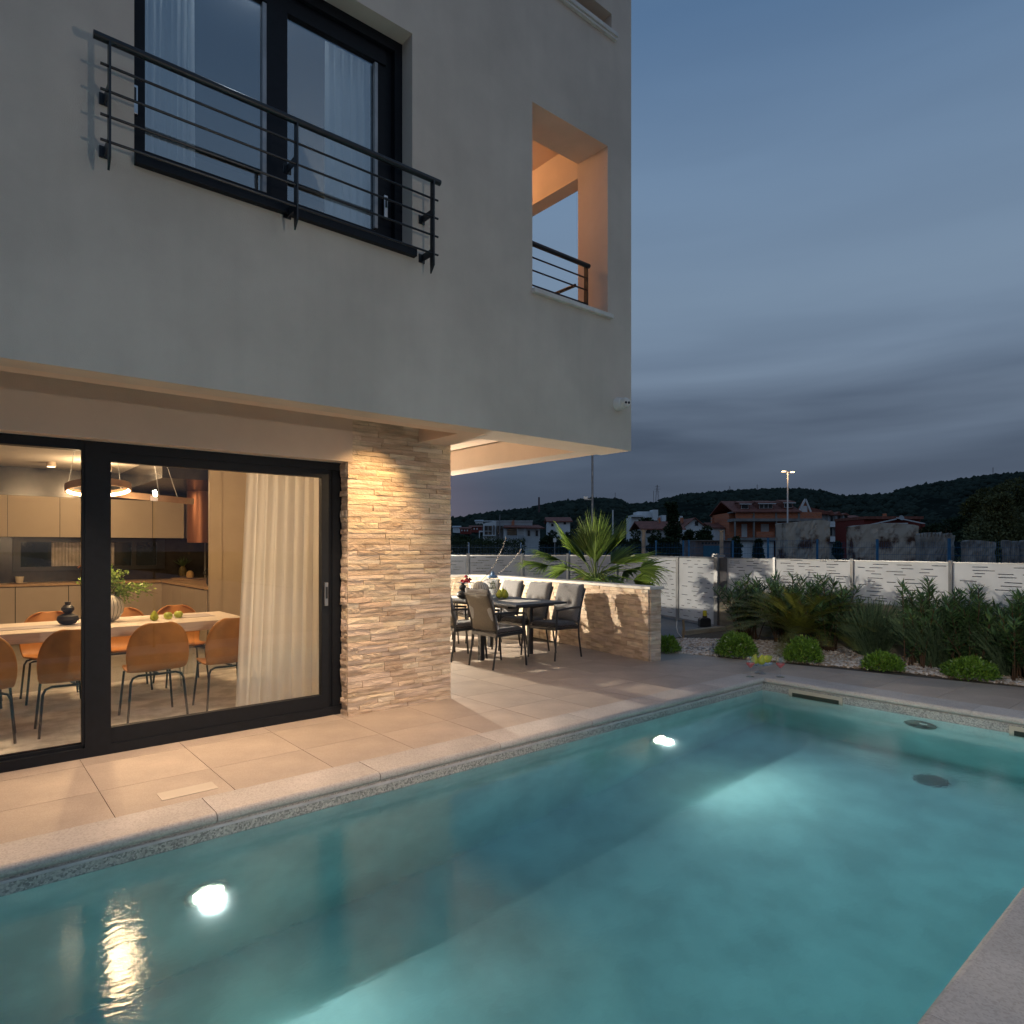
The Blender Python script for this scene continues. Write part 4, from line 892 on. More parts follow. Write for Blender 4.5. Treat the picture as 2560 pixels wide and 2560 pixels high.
MB().lathe([(.07, .30), (.078, .31), (.075, .335), (.03, .345), (.03, .375), (.012, .40)], 24).build('lid', M('blue_glaze', (.10, .22, .42), .2), pt, True)
m_ = MB()
for k in range(40): m_.sph((random.uniform(-.045, .045), random.uniform(-.045, .045), random.uniform(.13, .26)), .011, 6, 4)
m_.build('herbs', M('herb', (.10, .12, .05), .7), pt).__setitem__('kind', 'stuff')
rv = thing('ribbed_vase', 'round cream ribbed vase with two budding twigs on the outdoor table', 'vase', (6.13, 7.98, OZ+.002))
m_ = MB(); n = 60; prof = [(.06, 0), (.115, .03), (.15, .09), (.155, .14), (.135, .19), (.095, .225), (.05, .24), (.045, .25)]
for r_, z_ in prof:
    for j in range(n): a = 2*math.pi*j/n; q = r_*(1+.035*math.cos(20*a)); m_.v.append((q*math.cos(a), q*math.sin(a), z_))
for i in range(len(prof)-1):
    for j in range(n): m_.f.append((i*n+j, i*n+(j+1) % n, (i+1)*n+(j+1) % n, (i+1)*n+j))
m_.build('body', glaze, rv, 'all')
bud = M('white_bud', (.75, .70, .62), .8, var=.02)
def twig(tx, ty, seed):
    e = Yp(1130+tx*.18116, 1230+ty*.18116, 7.9); e = Vector((e.x-6.13, e.y-7.98, e.z-OZ)); m = MB(); pts = []
    for k in range(11): u = k/10; pts.append(tuple(Vector((0, 0, .22)).lerp(e, u)+Vector((.04*math.sin(u*3), 0, -.07*math.sin(u*math.pi)))))
    tw = m.tube(pts, .004, 5, .0015).build('twig', stem_m, rv, True); b = MB(); rr = random.Random(seed)
    for k in range(26):
        u = .42+.58*k/25; i = min(9, int(u*10)); p = Vector(pts[i]).lerp(Vector(pts[i+1]), u*10-i); b.sph((p.x+rr.uniform(-.008, .008), p.y, p.z+rr.uniform(-.008, .008)), .0075, 6, 5, sz=1.3)
    b.build('buds', bud, tw, True)
twig(742, 632, 1); twig(950, 798, 2)
gs = thing('grape_stand', 'glass cake stand holding red grapes on the outdoor table', 'cake stand', (6.32, 8.55, OZ+.002))
MB().lathe([(.07, 0), (.05, .01), (.015, .03), (.015, .17), (.05, .185), (.15, .195), (.155, .205), (.01, .200)], 28).build('stand', clear, gs, True)
m_ = MB(); rr = random.Random(4)
for k in range(46):
    a = rr.uniform(0, 6.28); r_ = rr.uniform(0, .085); m_.sph((r_*math.cos(a), r_*math.sin(a), .215+rr.uniform(0, 1)*(.11-r_)), .0165, 9, 7)
go_ = m_.build('grapes', grape, gs, True); 
b2 = bpy.data.objects.new('black_vase', bpy.data.objects['black_vase'].data); COL.objects.link(b2); b2.location = (5.86, 8.02, OZ+.002); b2.scale = (.75, .75, .9); tag(b2, 'matt black double gourd vase on the outdoor table by the pillar', 'vase')
# ================================================================== GLASSES ON THE POOL CORNER
def wineglass(label, loc):
    t = thing('wine_glass', label, 'wine glass', loc, 0, 'red wine glasses on the pool corner')
    MB().lathe([(.050, 0), (.050, .002), (.012, .005), (.0055, .012), (.0045, .10), (.009, .108), (.05, .152), (.054, .165), (.043, .25), (.0415, .25), (.0520, .166), (.048, .153), (.008, .112), (.0001, .111)], 32).build('bowl', clear, t, True)
    MB().lathe([(.0001, .1125), (.0077, .113), (.0475, .1535), (.0512, .166), (.0505, .174), (.0001, .174)], 32).build('wine', wine, t, True); return t
g1 = Zp(1876, 1692, .006); g2 = Zp(1951, 1693, .006); g3 = Zp(1900, 1684, .006)
wineglass('glass of red wine on the pool corner, left of the pear stand', tuple(g1)); wineglass('glass of red wine on the pool corner, right of the pear stand', tuple(g2))
cs = thing('pear_stand', 'clear glass footed stand with pears on the pool corner', 'cake stand', tuple(g3)); 
MB().lathe([(.068, 0), (.066, .004), (.03, .03), (.015, .045), (.022, .06), (.012, .075), (.022, .095), (.03, .105), (.14, .118), (.158, .132), (.154, .135), (.13, .123), (.0001, .112)], 36).build('stand', clear, cs, True)
for k, (dx, dy, s_, tl, nm) in enumerate(((-.065, .045, 1.25, .12, 'left pear on the glass stand at the pool corner'), (-.03, -.02, 1.3, .25, 'front pear on the glass stand at the pool corner'), (.065, -.03, 1.25, 1.2, 'right pear lying on the glass stand at the pool corner'))):
    pp = pear('pear', nm, (g3.x+dx, g3.y+dy, .006+(.124 if k < 2 else .165)), s_, group='pears on the glass stand', tilt=tl)
# ================================================================== GARDEN
dv = MB().prism([(8.3, 6.6), (11.6, 7.2), (13.4, 10.8), (9.6, 14.2), (8.0, 14.4), (4.1, 14.4), (4.1, 11.2), (8.6, 11.2)], -.025, -.018); struct('driveway', dv, drive_m)
gb = MB().prism([(8.32, 6.62), (8.38, 6.27), (8.92, 4.82), (9.40, 3.33), (9.56, 1.99), (9.62, .5), (9.62, -3), (11.4, -3), (11.4, 5.0), (11.75, 7.3), (9.9, 7.15)], -.024, -.016); struct('gravel_bed', gb, gravel_bed)
# gravel: countless pebbles
ico = bmesh.new(); bmesh.ops.create_icosphere(ico, subdivisions=1, radius=1); IV = np.array([v.co[:] for v in ico.verts]); IF = np.array([[v.index for v in f.verts] for f in ico.faces]); ico.free()
ic0 = bmesh.new(); bmesh.ops.create_icosphere(ic0, subdivisions=1, radius=1)
bmesh.ops.dissolve_degenerate(ic0, edges=ic0.edges, dist=.0); ic0.free()
# 12-vertex icosahedron
ph = (1+5**.5)/2; V12 = np.array([(-1, ph, 0), (1, ph, 0), (-1, -ph, 0), (1, -ph, 0), (0, -1, ph), (0, 1, ph), (0, -1, -ph), (0, 1, -ph), (ph, 0, -1), (ph, 0, 1), (-ph, 0, -1), (-ph, 0, 1)])/1.9
F12 = np.array([(0, 11, 5), (0, 5, 1), (0, 1, 7), (0, 7, 10), (0, 10, 11), (1, 5, 9), (5, 11, 4), (11, 10, 2), (10, 7, 6), (7, 1, 8), (3, 9, 4), (3, 4, 2), (3, 2, 6), (3, 6, 8), (3, 8, 9), (4, 9, 5), (2, 4, 11), (6, 2, 10), (8, 6, 7), (9, 8, 1)])
n = 36000; GX = np.interp; ylim = rng.uniform(-1.5, 6.9, n); bl = np.interp(ylim, [-3, .5, 1.99, 3.33, 4.82, 6.27, 6.62], [9.62, 9.62, 9.56, 9.40, 8.92, 8.38, 8.30]); u = rng.uniform(0, 1, n)**1.25; wx = np.where(ylim < 5, 11.3, 11.3-(ylim-5)*.75); X_ = bl+.01+u*(wx-bl)
sz = rng.uniform(.011, .026, n)*(1+(X_-bl)*.12); sc3 = np.stack([sz*rng.uniform(.8, 1.5, n), sz*rng.uniform(.8, 1.5, n), sz*rng.uniform(.5, .8, n)], 1); an = rng.uniform(0, 6.28, n)
v = V12[None]*sc3[:, None, :]; ca, sa = np.cos(an)[:, None], np.sin(an)[:, None]; vx = v[:, :, 0]*ca-v[:, :, 1]*sa; vy = v[:, :, 0]*sa+v[:, :, 1]*ca
tl = rng.uniform(-.5, .5, n)[:, None]; vz = v[:, :, 2]+vx*tl*.5
PV = np.stack([vx+X_[:, None], vy+ylim[:, None], vz-.012+rng.uniform(0, .02, n)[:, None]], 2).reshape(-1, 3); PF = (F12[None]+12*np.arange(n)[:, None, None]).reshape(-1, 3)
peb = leaf_mat('pebbles', (.30, .22, .16), (.80, .73, .65), .7, 0.0, .3)
rr_ = [x for x in peb.node_tree.nodes if x.type == 'VALTORGB'][0]; e = rr_.color_ramp.elements.new(.35); e.color = (.48, .37, .27, 1); e = rr_.color_ramp.elements.new(.6); e.color = (.56, .52, .48, 1)
npmesh('gravel', PV, PF, peb).__setitem__('kind', 'stuff')
# perforated metal fence
def fence_run(parent, a, b, z0, z1, seed, slot=(.12, .28), rowh=.037, dens=.42, name='slotted_sheet', off=(0, 0, 0), mat=None):
    rr = random.Random(seed); a = Vector(a); b = Vector(b); L_ = (b-a).length; t = (b-a)/L_; nrm = Vector((-t.y, t.x)); m = MB(); th = .004
    def piece(u0, u1, za, zb):
        if u1-u0 < .002: return
        p = [a+t*u0, a+t*u1]; c = [(p[0].x, p[0].y), (p[1].x, p[1].y), (p[1].x+nrm.x*th, p[1].y+nrm.y*th), (p[0].x+nrm.x*th, p[0].y+nrm.y*th)]; m.prism([(x-off[0], y-off[1]) for x, y in c], za-off[2], zb-off[2])
    z = z0; sh = .0105
    while z < z1-rowh*1.6:
        g_ = rowh*rr.uniform(.7, 1.5); piece(0, L_, z, z+g_); z += g_
        u = rr.uniform(0, .5)*.6+.03; prev = 0
        while u < L_-.06:
            w = rr.uniform(*slot)
            if u+w > L_-.03: break
            piece(prev, u, z, z+sh); prev = u+w; u = prev+w*rr.uniform(.5, 1.6)/dens*.42
        piece(prev, L_, z, z+sh); z += sh
    piece(0, L_, z, z1)
    return m.build(name, mat or fence_m, parent)
def post(parent, x, y, z0, z1, w=.045, name='post', mat=None, off=(0, 0, 0)):
    return MB().box(x-w/2-off[0], x+w/2-off[0], y-w/2-off[1], y+w/2-off[1], z0, z1).build(name, mat or galv, parent)
def fpt(px, d): la, dd, _ = Lp(px, HZ, d); p = B2W(la, dd); return (p.x, p.y)
GA = (11.76, 7.44); 
# right-hand fence on its concrete plinth
RF0 = (11.72, 7.36); RF1 = (10.2, 2.1); RF2 = (9.9, 1.0); dR = Vector((RF1[0]-RF0[0], RF1[1]-RF0[1])).normalized()
fr = thing('garden_fence', 'white slotted metal fence on a concrete plinth behind the planted gravel bed', 'fence', (RF0[0], RF0[1], 0)); FO = (RF0[0], RF0[1], 0)
m = MB(); Lr = 8.4; e_ = Vector(RF0)+dR*Lr; nR = Vector((-dR.y, dR.x)); m.prism([(0, 0), (e_.x-RF0[0], e_.y-RF0[1]), (e_.x-RF0[0]+nR.x*.2, e_.y-RF0[1]+nR.y*.2), (nR.x*.2, nR.y*.2)], -.2, .735); m.build('plinth', concrete, fr)
us = [0.03, 1.93, 4.03, 6.1, 8.3]
pk = []
for px in (1931, 2125, 2371, 2640):                       # posts read off the fence line
    d = ray(px, HZ); A_ = np.array([[d[0], -dR.x], [d[1], -dR.y]]); s_ = np.linalg.solve(A_, np.array([RF0[0], RF0[1]])); pk.append(s_[1])
us = [0.12]+[float(x) for x in pk]
for i in range(len(us)-1):
    a = Vector(RF0)+dR*(us[i]+.03)+nR*.06; b = Vector(RF0)+dR*(us[i+1]-.03)+nR*.06
    fence_run(fr, a, b, .745, 1.395, 40+i, off=FO); c = (a+b)/2-Vector(FO[:2]); m = MB(); m.bar((a.x-FO[0], a.y-FO[1], 1.402), (b.x-FO[0], b.y-FO[1], 1.402), .035, .014); m.build('top_rail', galv, fr)
for u_ in us[1:]: p = Vector(RF0)+dR*u_+nR*.05; post(fr, p.x, p.y, .735, 1.43, off=FO)
MB().prism([(0, 0), (dR.x*.2, dR.y*.2), (dR.x*.2+.02, dR.y*.2+.05), (.02, .05)], .0, 1.40).build('gate_recess_shade', M('shadow_grey', (.10, .10, .11), .6), fr).location.x += .03  # dark strip standing in for the shade of the gate recess
kb = MB().prism([(11.62, 7.28), (11.58, 7.13), (10.4, 7.2), (10.42, 7.34)], -.03, .06); struct('plinth_kerb', kb, concrete)
# sliding gate
gt = thing('sliding_gate', 'tall pale slotted sliding gate closing the driveway', 'gate', (GA[0], GA[1], 0)); GO2 = (GA[0], GA[1], 0)
G1 = (12.32, 8.77); G2 = (12.86, 10.03); G3 = (13.15, 10.72)
for i, (a, b) in enumerate(((GA, G1), (G1, G2))):
    t = (Vector(b)-Vector(a)).normalized(); fence_run(gt, Vector(a)+t*.04, Vector(b)-t*.04, .05, 1.385, 60+i, slot=(.10, .24), rowh=.075, dens=.30, off=GO2)
    m = MB(); m.bar((a[0]-GA[0], a[1]-GA[1], 1.40), (b[0]-GA[0], b[1]-GA[1], 1.40), .05, .035).bar((a[0]-GA[0], a[1]-GA[1], .03), (b[0]-GA[0], b[1]-GA[1], .03), .05, .05); m.build('rail', galv, gt)
for p, w, zz in ((GA, .08, 1.43), (G1, .06, 1.385), (G2, .06, 1.385)): post(gt, p[0]-.03, p[1]-.01, 0, zz, w, off=GO2)
MB().box(-.1, .30, .0, .06, 1.42, 1.46).box(-.02, .04, -.02, .08, 1.44, 1.49).build('guide_roller', galv, gt)
# left-hand fence, behind the terrace
fl = thing('boundary_fence', 'slotted metal fence beyond the low wall and the palm, coloured dim and bluish for weak light', 'fence', (*fpt(1130, 16.8), 0)); FL = (*fpt(1130, 16.8), 0)
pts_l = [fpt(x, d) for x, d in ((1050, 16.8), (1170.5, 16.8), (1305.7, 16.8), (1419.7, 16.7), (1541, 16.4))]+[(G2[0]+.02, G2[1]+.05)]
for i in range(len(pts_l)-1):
    fence_run(fl, pts_l[i], pts_l[i+1], .05, 1.40, 80+i, slot=(.12, .34), rowh=.06, dens=.42, off=FL, mat=M('fence_dimmed', (.09, .11, .15), .5, var=.1, vs=1.5)); a, b = pts_l[i], pts_l[i+1]  # sheet colour darkened and blued to carry the weak light there
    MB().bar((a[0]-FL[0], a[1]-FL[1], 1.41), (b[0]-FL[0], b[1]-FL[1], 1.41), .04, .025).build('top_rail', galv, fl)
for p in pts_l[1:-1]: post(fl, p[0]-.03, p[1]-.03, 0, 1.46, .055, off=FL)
# gate motor with its flashing light, garden tap
gm = thing('gate_motor', 'black gate motor box with a yellow flashing light beside the gate', 'gate motor', (*Zp(1762, 1571)[:2], -.02), PHI)
MB().box(-.125, .11, -.1, .1, 0, .05).build('base_plate', galv, gm); MB().extr([(-.115, -.09, .05), (.10, -.09, .05), (.10, -.09, .20), (.07, -.09, .235), (-.085, -.09, .235), (-.115, -.09, .20)], 0, (0, .18, 0)).build('housing', blackst, gm, bevel=.01)
MB().lathe([(.045, .236), (.045, .27)], 16, (-.0, 0, 0)).build('lamp_base', blackst, gm); MB().lathe([(.042, .27), (.038, .37), (.03, .375), (.0001, .376)], 16).build('flasher', M('yellow_lens', (.62, .52, .02), .3), gm, True)
tp = thing('garden_tap', 'garden tap on a wooden stake with a white hose in the gravel', 'tap', (*Zp(1708, 1592)[:2], -.02), PHI)
MB().tube([(0, 0, 0), (.01, 0, .17), (0, 0, .33)], .022, 7).build('stake', M('driftwood', (.30, .22, .13), .9), tp, True); MB().tube([(0, -.02, .33), (-.06, -.03, .36), (-.10, -.03, .35), (-.12, -.03, .31)], .010, 6).tube([(-.08, -.03, .36), (-.08, -.03, .40)], .006, 5).build('spigot', galv, tp, True)
MB().tube([(-.12, -.03, .31), (-.13, -.04, .2), (-.11, -.05, .1), (-.05, -.05, .03), (-.02, 0, .01)], .009, 7).build('hose', M('hose_white', (.6, .62, .62), .5), tp, True)
tag(MB().prism([(8.75, 6.28), (9.15, 6.2), (9.3, 5.75), (8.95, 5.7)], -.015, .012).build('stepping_stone', drive_m), 'flat grey stepping stone in the gravel between the round shrubs', 'stepping stone')
# plants -----------------------------------------------------------
lf_box = leaf_mat('pittosporum_leaf', (.05, .12, .012), (.22, .38, .05), .35, .2, .5)
lf_ole = leaf_mat('oleander_leaf', (.035, .075, .028), (.11, .20, .07), .4, .15, .45)
lf_cyc = leaf_mat('cycad_leaf', (.075, .085, .012), (.24, .25, .045), .4, .1, .35)
lf_lav = leaf_mat('lavender_leaf', (.06, .10, .055), (.18, .26, .13), .7, .2, .2)
lf_palm = leaf_mat('palm_leaf', (.055, .105, .018), (.22, .34, .055), .4, .3, .4)
lf_dry = leaf_mat('dry_palm', (.16, .12, .04), (.34, .26, .09), .6, .2, .3)
def round_shrub(label, x, y, rx, rz_, n, seed, light=1.0):
    g_ = np.random.default_rng(seed); t = thing('round_shrub', label, 'shrub', (x, y, -.01), 0, 'small round shrubs along the paving')
    d = g_.normal(size=(n, 3)); d /= np.linalg.norm(d, axis=1, keepdims=True); d[:, 2] = np.abs(d[:, 2])*.95+.05
    lump = 1+.10*np.sin(d[:, 0]*5+seed)*np.cos(d[:, 1]*6+seed*2)+.05*g_.normal(size=n); r_ = lump*g_.uniform(.62, 1.05, n)**.5
    C = d*np.array([rx, rx, rz_])*r_[:, None]+np.array([0, 0, .02]); D = d*.6+g_.normal(size=(n, 3))*.55+np.array([0, 0, .45])
    V, Fq = diamonds(C, D, g_.normal(size=(n, 3)), g_.uniform(.030, .055, n), g_.uniform(.012, .020, n)); npmesh('leaves', V, Fq, lf_box, t)
    m = MB()
    for k in range(9): a = k*.7; m.tube([(0, 0, 0), (.5*rx*math.cos(a), .5*rx*math.sin(a), rz_*.6)], .008, 5, .004)
    m.build('stem', stem_m, t)
for q in (('round green shrub nearest the end of the low stone wall', 8.40, 6.20, .20, .22, 2600, 1), ('largest round green shrub, behind the left wine glass', 8.82, 5.25, .28, .32, 5200, 2), ('round green shrub behind the right wine glass and below the cycad', 9.12, 4.40, .24, .32, 4400, 3),
          ('low green shrub in the gravel below the near end of the lavender', 9.34, 3.44, .22, .20, 3200, 4), ('widest low yellowish shrub in the gravel by the right picture edge', 9.56, 2.52, .27, .22, 3900, 5)): round_shrub(*q)
def oleander(label, x, y, h, spread, nst, seed):
    rr = random.Random(seed); g_ = np.random.default_rng(seed); t = thing('oleander', label, 'shrub', (x, y, -.02), 0, 'oleander bushes in front of the white fence'); m = MB(); C = []; D = []
    for k in range(nst):
        a = rr.uniform(0, 6.28); lean = rr.uniform(.05, 1)*spread; hh = h*rr.uniform(.62, 1.0)*(1-.25*(lean/spread)**2); b = (rr.uniform(-.15, .15), rr.uniform(-.15, .15), 0)
        pts = [Vector(b)+Vector((math.cos(a)*lean*u**1.3, math.sin(a)*lean*u**1.3, hh*u)) for u in (0, .25, .5, .75, 1)]
        m.tube([tuple(p) for p in pts], .011, 5, .004)
        nl = 84
        for i in range(nl):
            u = .22+.78*(i/nl)**.8; j = min(3, int(u*4)); p = pts[j].lerp(pts[j+1], u*4-j); aa = i*2.2+rr.random(); up = .35+1.1*max(0, u-.75)*4*.6
            C.append(tuple(p)); D.append((math.cos(aa)+rr.gauss(0, .15), math.sin(aa)+rr.gauss(0, .15), up+rr.gauss(0, .25)))
    m.build('stem', stem_m, t); C = np.array(C); D = np.array(D); V, Fq = diamonds(C, D, np.tile([0, 0, 1.], (len(C), 1))+g_.normal(size=(len(C), 3))*.3, g_.uniform(.10, .18, len(C)), g_.uniform(.018, .030, len(C))); npmesh('leaves', V, Fq, lf_ole, t)
for q in (('oleander bush nearest the driveway gate, at the left end of the row', 10.85, 6.22, 1.12, .55, 34, 11), ('oleander bush behind the cycad', 10.7, 5.45, 1.22, .5, 34, 12), ('dense oleander bush between the cycad and the gap in the row', 10.45, 4.65, 1.20, .55, 40, 13),
          ('tall oleander with an upright leader right of the gap in the row', 9.98, 3.2, 1.22, .32, 22, 14), ('oleander bush in the middle of the right half of the row', 9.98, 2.65, 1.15, .45, 36, 15), ('oleander bush behind the lavender near the right picture edge', 9.85, 2.0, 1.12, .42, 34, 16), ('oleander bush at the right picture edge', 9.95, 1.2, 1.15, .45, 30, 17)): oleander(*q)
def cycad(x, y, R_, seed):
    rr = random.Random(seed); t = thing('cycad', 'wide dark cycad with arching feathery fronds in the gravel bed', 'cycad', (x, y, -.02)); 
    MB().lathe([(.10, 0), (.13, .08), (.12, .2), (.06, .27), (.0001, .29)], 14).build('trunk', M('cycad_trunk', (.09, .06, .035), .95, var=.3, vs=30, bump=.8, bs=40), t)
    for k in range(64):
        a = k*2.39996+rr.uniform(-.1, .1); e = .95-.9*(k/64)+rr.uniform(-.08, .08)      # inner upright, outer low
        Ln = R_*rr.uniform(.85, 1.08)*(.80+.25*(k/64)); pts = []; p = Vector((0.05*math.cos(a), .05*math.sin(a), .24)); el_ = .35+e*1.05
        for i in range(15):
            pts.append(p.copy()); p = p+Vector((math.cos(a)*math.cos(el_), math.sin(a)*math.cos(el_), math.sin(el_)))*Ln/14; el_ -= .068+.02*(1-e)
        V = []; Fq = []
        def lf(b, d, n_, L_, w_):
            d = d.normalized(); s_ = d.cross(n_).normalized(); i0 = len(V); V.extend([tuple(b-s_*w_*.3), tuple(b+s_*w_*.3), tuple(b+d*L_)]); Fq.append((i0, i0+1, i0+2))
        for i in range(86):
            u = .10+.9*i/86; j = min(13, int(u*14)); b = pts[j].lerp(pts[j+1] if j < 14 else pts[j], u*14-j); ax_ = (pts[min(14, j+1)]-pts[j]).normalized(); sd_ = ax_.cross(Vector((0, 0, 1))).normalized(); up = sd_.cross(ax_).normalized()
            L_ = .15*math.sin(math.pi*min(1, .12+.88*(1-abs(u-.45)/.62)))*rr.uniform(.9, 1.1)+.02
            for s_ in (-1, 1): lf(b, sd_*s_+ax_*.55+up*.30, up, L_, .013)
        V.extend([tuple(p_) for p_ in ()]); npmesh('frond', np.array(V), np.array(Fq), lf_cyc, t)
    return t
cycad(10.15, 4.95, 1.25, 3)
def lavender(label, x, y, r_, h, n, seed):
    g_ = np.random.default_rng(seed); t = thing('lavender_bush', label, 'shrub', (x, y, -.02), 0, 'wispy lavender bushes in the gravel bed')
    a = g_.uniform(0, 6.28, n); rad = g_.uniform(0, 1, n)**.6; base = np.stack([np.cos(a)*rad*r_*.35, np.sin(a)*rad*r_*.35, np.zeros(n)], 1); hh = h*g_.uniform(.55, 1.0, n)*(1-.30*rad**2); a2 = a+g_.normal(size=n)*.4
    tip = base+np.stack([np.cos(a2)*rad*r_*.85, np.sin(a2)*rad*r_*.85, hh], 1)+g_.normal(size=(n, 3))*.02; mid = (base+tip)/2+np.stack([-np.cos(a)*rad*r_*.10, -np.sin(a)*rad*r_*.10, hh*.08], 1)
    w = .0042; sd_ = np.stack([-np.sin(a2+1), np.cos(a2+1), np.zeros(n)], 1)*w
    V = np.stack([base-sd_, base+sd_, mid+sd_, mid-sd_, tip+sd_*.6, tip-sd_*.6], 1).reshape(-1, 3); i = np.arange(n)[:, None]*6; Fq = np.concatenate([i+np.array([[0, 1, 2, 3]]), i+np.array([[3, 2, 4, 5]])], 0); npmesh('stem', V, Fq, lf_lav, t)
    m = n*16; k = g_.integers(0, n, m); u = g_.uniform(0, 1, m)**1.0; u = u*.86; C = np.where((u < .5)[:, None], base[k]+(mid[k]-base[k])*(u*2)[:, None], mid[k]+(tip[k]-mid[k])*((u-.5)*2)[:, None]); D = g_.normal(size=(m, 3))*.55+(tip-base)[k]/h
    V, Fq = diamonds(C, D, g_.normal(size=(m, 3)), g_.uniform(.025, .06, m), g_.uniform(.003, .006, m)); npmesh('leaves', V, Fq, lf_lav, t)
    V, Fq = diamonds(tip-(tip-mid)*.04, (tip-mid)+g_.normal(size=(n, 3))*.02, g_.normal(size=(n, 3)), np.full(n, .045), np.full(n, .011)); npmesh('flower_heads', V, Fq, lf_lav, t)['kind'] = 'stuff'
for q in (('wispy lavender bush just right of the cycad', 10.42, 3.98, .46, .90, 1000, 21), ('largest wispy lavender bush in the middle of the gravel bed', 10.15, 3.05, .52, .92, 1500, 22), ('wispy lavender bush at the right picture edge', 10.2, 2.25, .48, .88, 1200, 23)): lavender(*q)
# fan palm behind the low wall
def fan_palm(x, y, seed):
    rr = random.Random(seed); t = thing('fan_palm', 'fan palm with a hairy trunk and drooping side fronds behind the low wall', 'palm', (x, y, -.02)); cz = 1.02
    MB().lathe([(.17, 0), (.15, .4), (.145, .8), (.16, .95), (.10, 1.06), (.0001, 1.09)], 14).build('trunk', M('palm_trunk', (.16, .105, .055), .95, var=.3, vs=25, bump=1, bs=50, stretch=(1, 1, .2)), t)
    # (azimuth in the picture plane: 0 right, pi left, 1.57 away; elevation; petiole; blade radius; droop; dry)
    fr_ = [(1.50, 1.35, .50, .78, .0, 0), (.70, 1.02, .55, .80, .10, 0), (2.60, .98, .62, .72, .15, 0), (1.9, 1.12, .5, .66, .1, 0), (1.0, 1.2, .5, .7, .05, 0), (2.95, .62, .80, .60, .8, 0), (3.3, .42, .95, .62, 1.0, 0),
           (.25, .60, .70, .62, .55, 0), (-.05, .38, .85, .62, 1.0, 0), (-.35, .20, .72, .58, 1.1, 0), (.5, .35, .75, .55, .9, 0), (2.4, .4, .7, .5, .8, 0), (3.9, .15, .45, .50, 1.2, 0), (4.5, .30, .40, .52, 1.1, 0), (5.1, .25, .40, .52, 1.1, 0), (5.7, .15, .50, .55, 1.2, 0),
           (3.6, -.05, .5, .5, 1.3, 1), (4.8, -.1, .35, .45, 1.3, 1), (5.9, 0, .55, .5, 1.3, 1), (1.2, .2, .7, .5, .9, 0), (2.0, .1, .6, .5, 1.1, 1), (3.1, .0, .6, .45, 1.3, 1), (1.25, 1.30, .35, .74, .0, 0), (1.75, 1.28, .42, .72, .05, 0), (2.25, 1.0, .45, .62, .3, 0), (.45, .8, .5, .66, .35, 0), (3.0, .25, .5, .5, 1.1, 0), (.1, .1, .6, .55, 1.2, 0), (4.2, .5, .3, .5, .9, 0), (5.4, .55, .35, .5, .9, 0), (2.7, .1, .6, .5, 1.2, 0), (.9, .9, .22, .62, .3, 0), (2.2, .8, .22, .60, .3, 0), (3.0, .5, .2, .5, .8, 0), (.1, .5, .2, .52, .8, 0), (4.7, .5, .2, .5, .9, 0), (5.5, .3, .2, .5, 1, 0), (3.9, .4, .2, .5, 1, 0), (4.3, .0, .2, .5, 1.3, 1), (5.0, 0, .2, .5, 1.3, 1)]
    for k, (az, e, Ls, R0, droop, dry) in enumerate(fr_):
        R0 *= 1.12; aw = az+rr.uniform(-.08, .08)+PHI; dirh = Vector((math.cos(aw), math.sin(aw), 0)); st = Vector((0, 0, cz)); mid_ = st+dirh*math.cos(e)*Ls*.5+Vector((0, 0, math.sin(e)*Ls*.5+.05)); tip = st+dirh*math.cos(e)*Ls+Vector((0, 0, math.sin(e)*Ls-.10*droop))
        f_ = bpy.data.objects.new('frond', None); COL.objects.link(f_); f_.parent = t
        MB().tube([tuple(st), tuple(mid_), tuple(tip)], .011, 5, .007).build('petiole', lf_dry if dry else lf_palm, f_)
        ax_ = (tip-mid_).normalized(); tw = rr.uniform(-.7, .7); sd_ = ax_.cross(Vector((0, 0, 1))).normalized(); up = sd_.cross(ax_).normalized(); sd_ = (sd_*math.cos(tw)+up*math.sin(tw)).normalized(); up = sd_.cross(ax_).normalized(); V = []; Fq = []; ns = 54
        span = .62+.55*min(1, droop)
        for i in range(ns):
            u = -1+2*i/(ns-1)+rr.uniform(-.03, .03); an_ = u*span; d = ax_*math.cos(an_)+sd_*math.sin(an_)+up*(.16*(1-u*u)-.08); Ln = R0*(1-.30*abs(u)**2)*rr.uniform(.78, 1.08); w = .0105; nn = up; s2 = d.cross(nn).normalized()
            p = tip-ax_*.04*(1-abs(u)); dd = d.normalized(); prev = None; fl_ = rr.uniform(.3, 1.9)
            for q in range(8):
                ww = w*(.30, .75, 1.1, 1.15, .95, .65, .35, .06)[q]; i0 = len(V); fold = nn*(ww*.6*(1 if i % 2 else -1)); V += [tuple(p-s2*ww+fold), tuple(p+s2*ww-fold)]
                if prev is not None: Fq.append((prev, prev+1, i0+1, i0))
                prev = i0; p = p+dd*Ln/7; dd = (dd+Vector((0, 0, -1))*(.015+.30*droop)*(q/5)**1.4*fl_).normalized()
        npmesh('blade', np.array(V), np.array(Fq), lf_dry if dry else lf_palm, f_)
pp_ = B2W(*Lp(1488, HZ, 11.9)[:2]); fan_palm(pp_.x, pp_.y, 5)

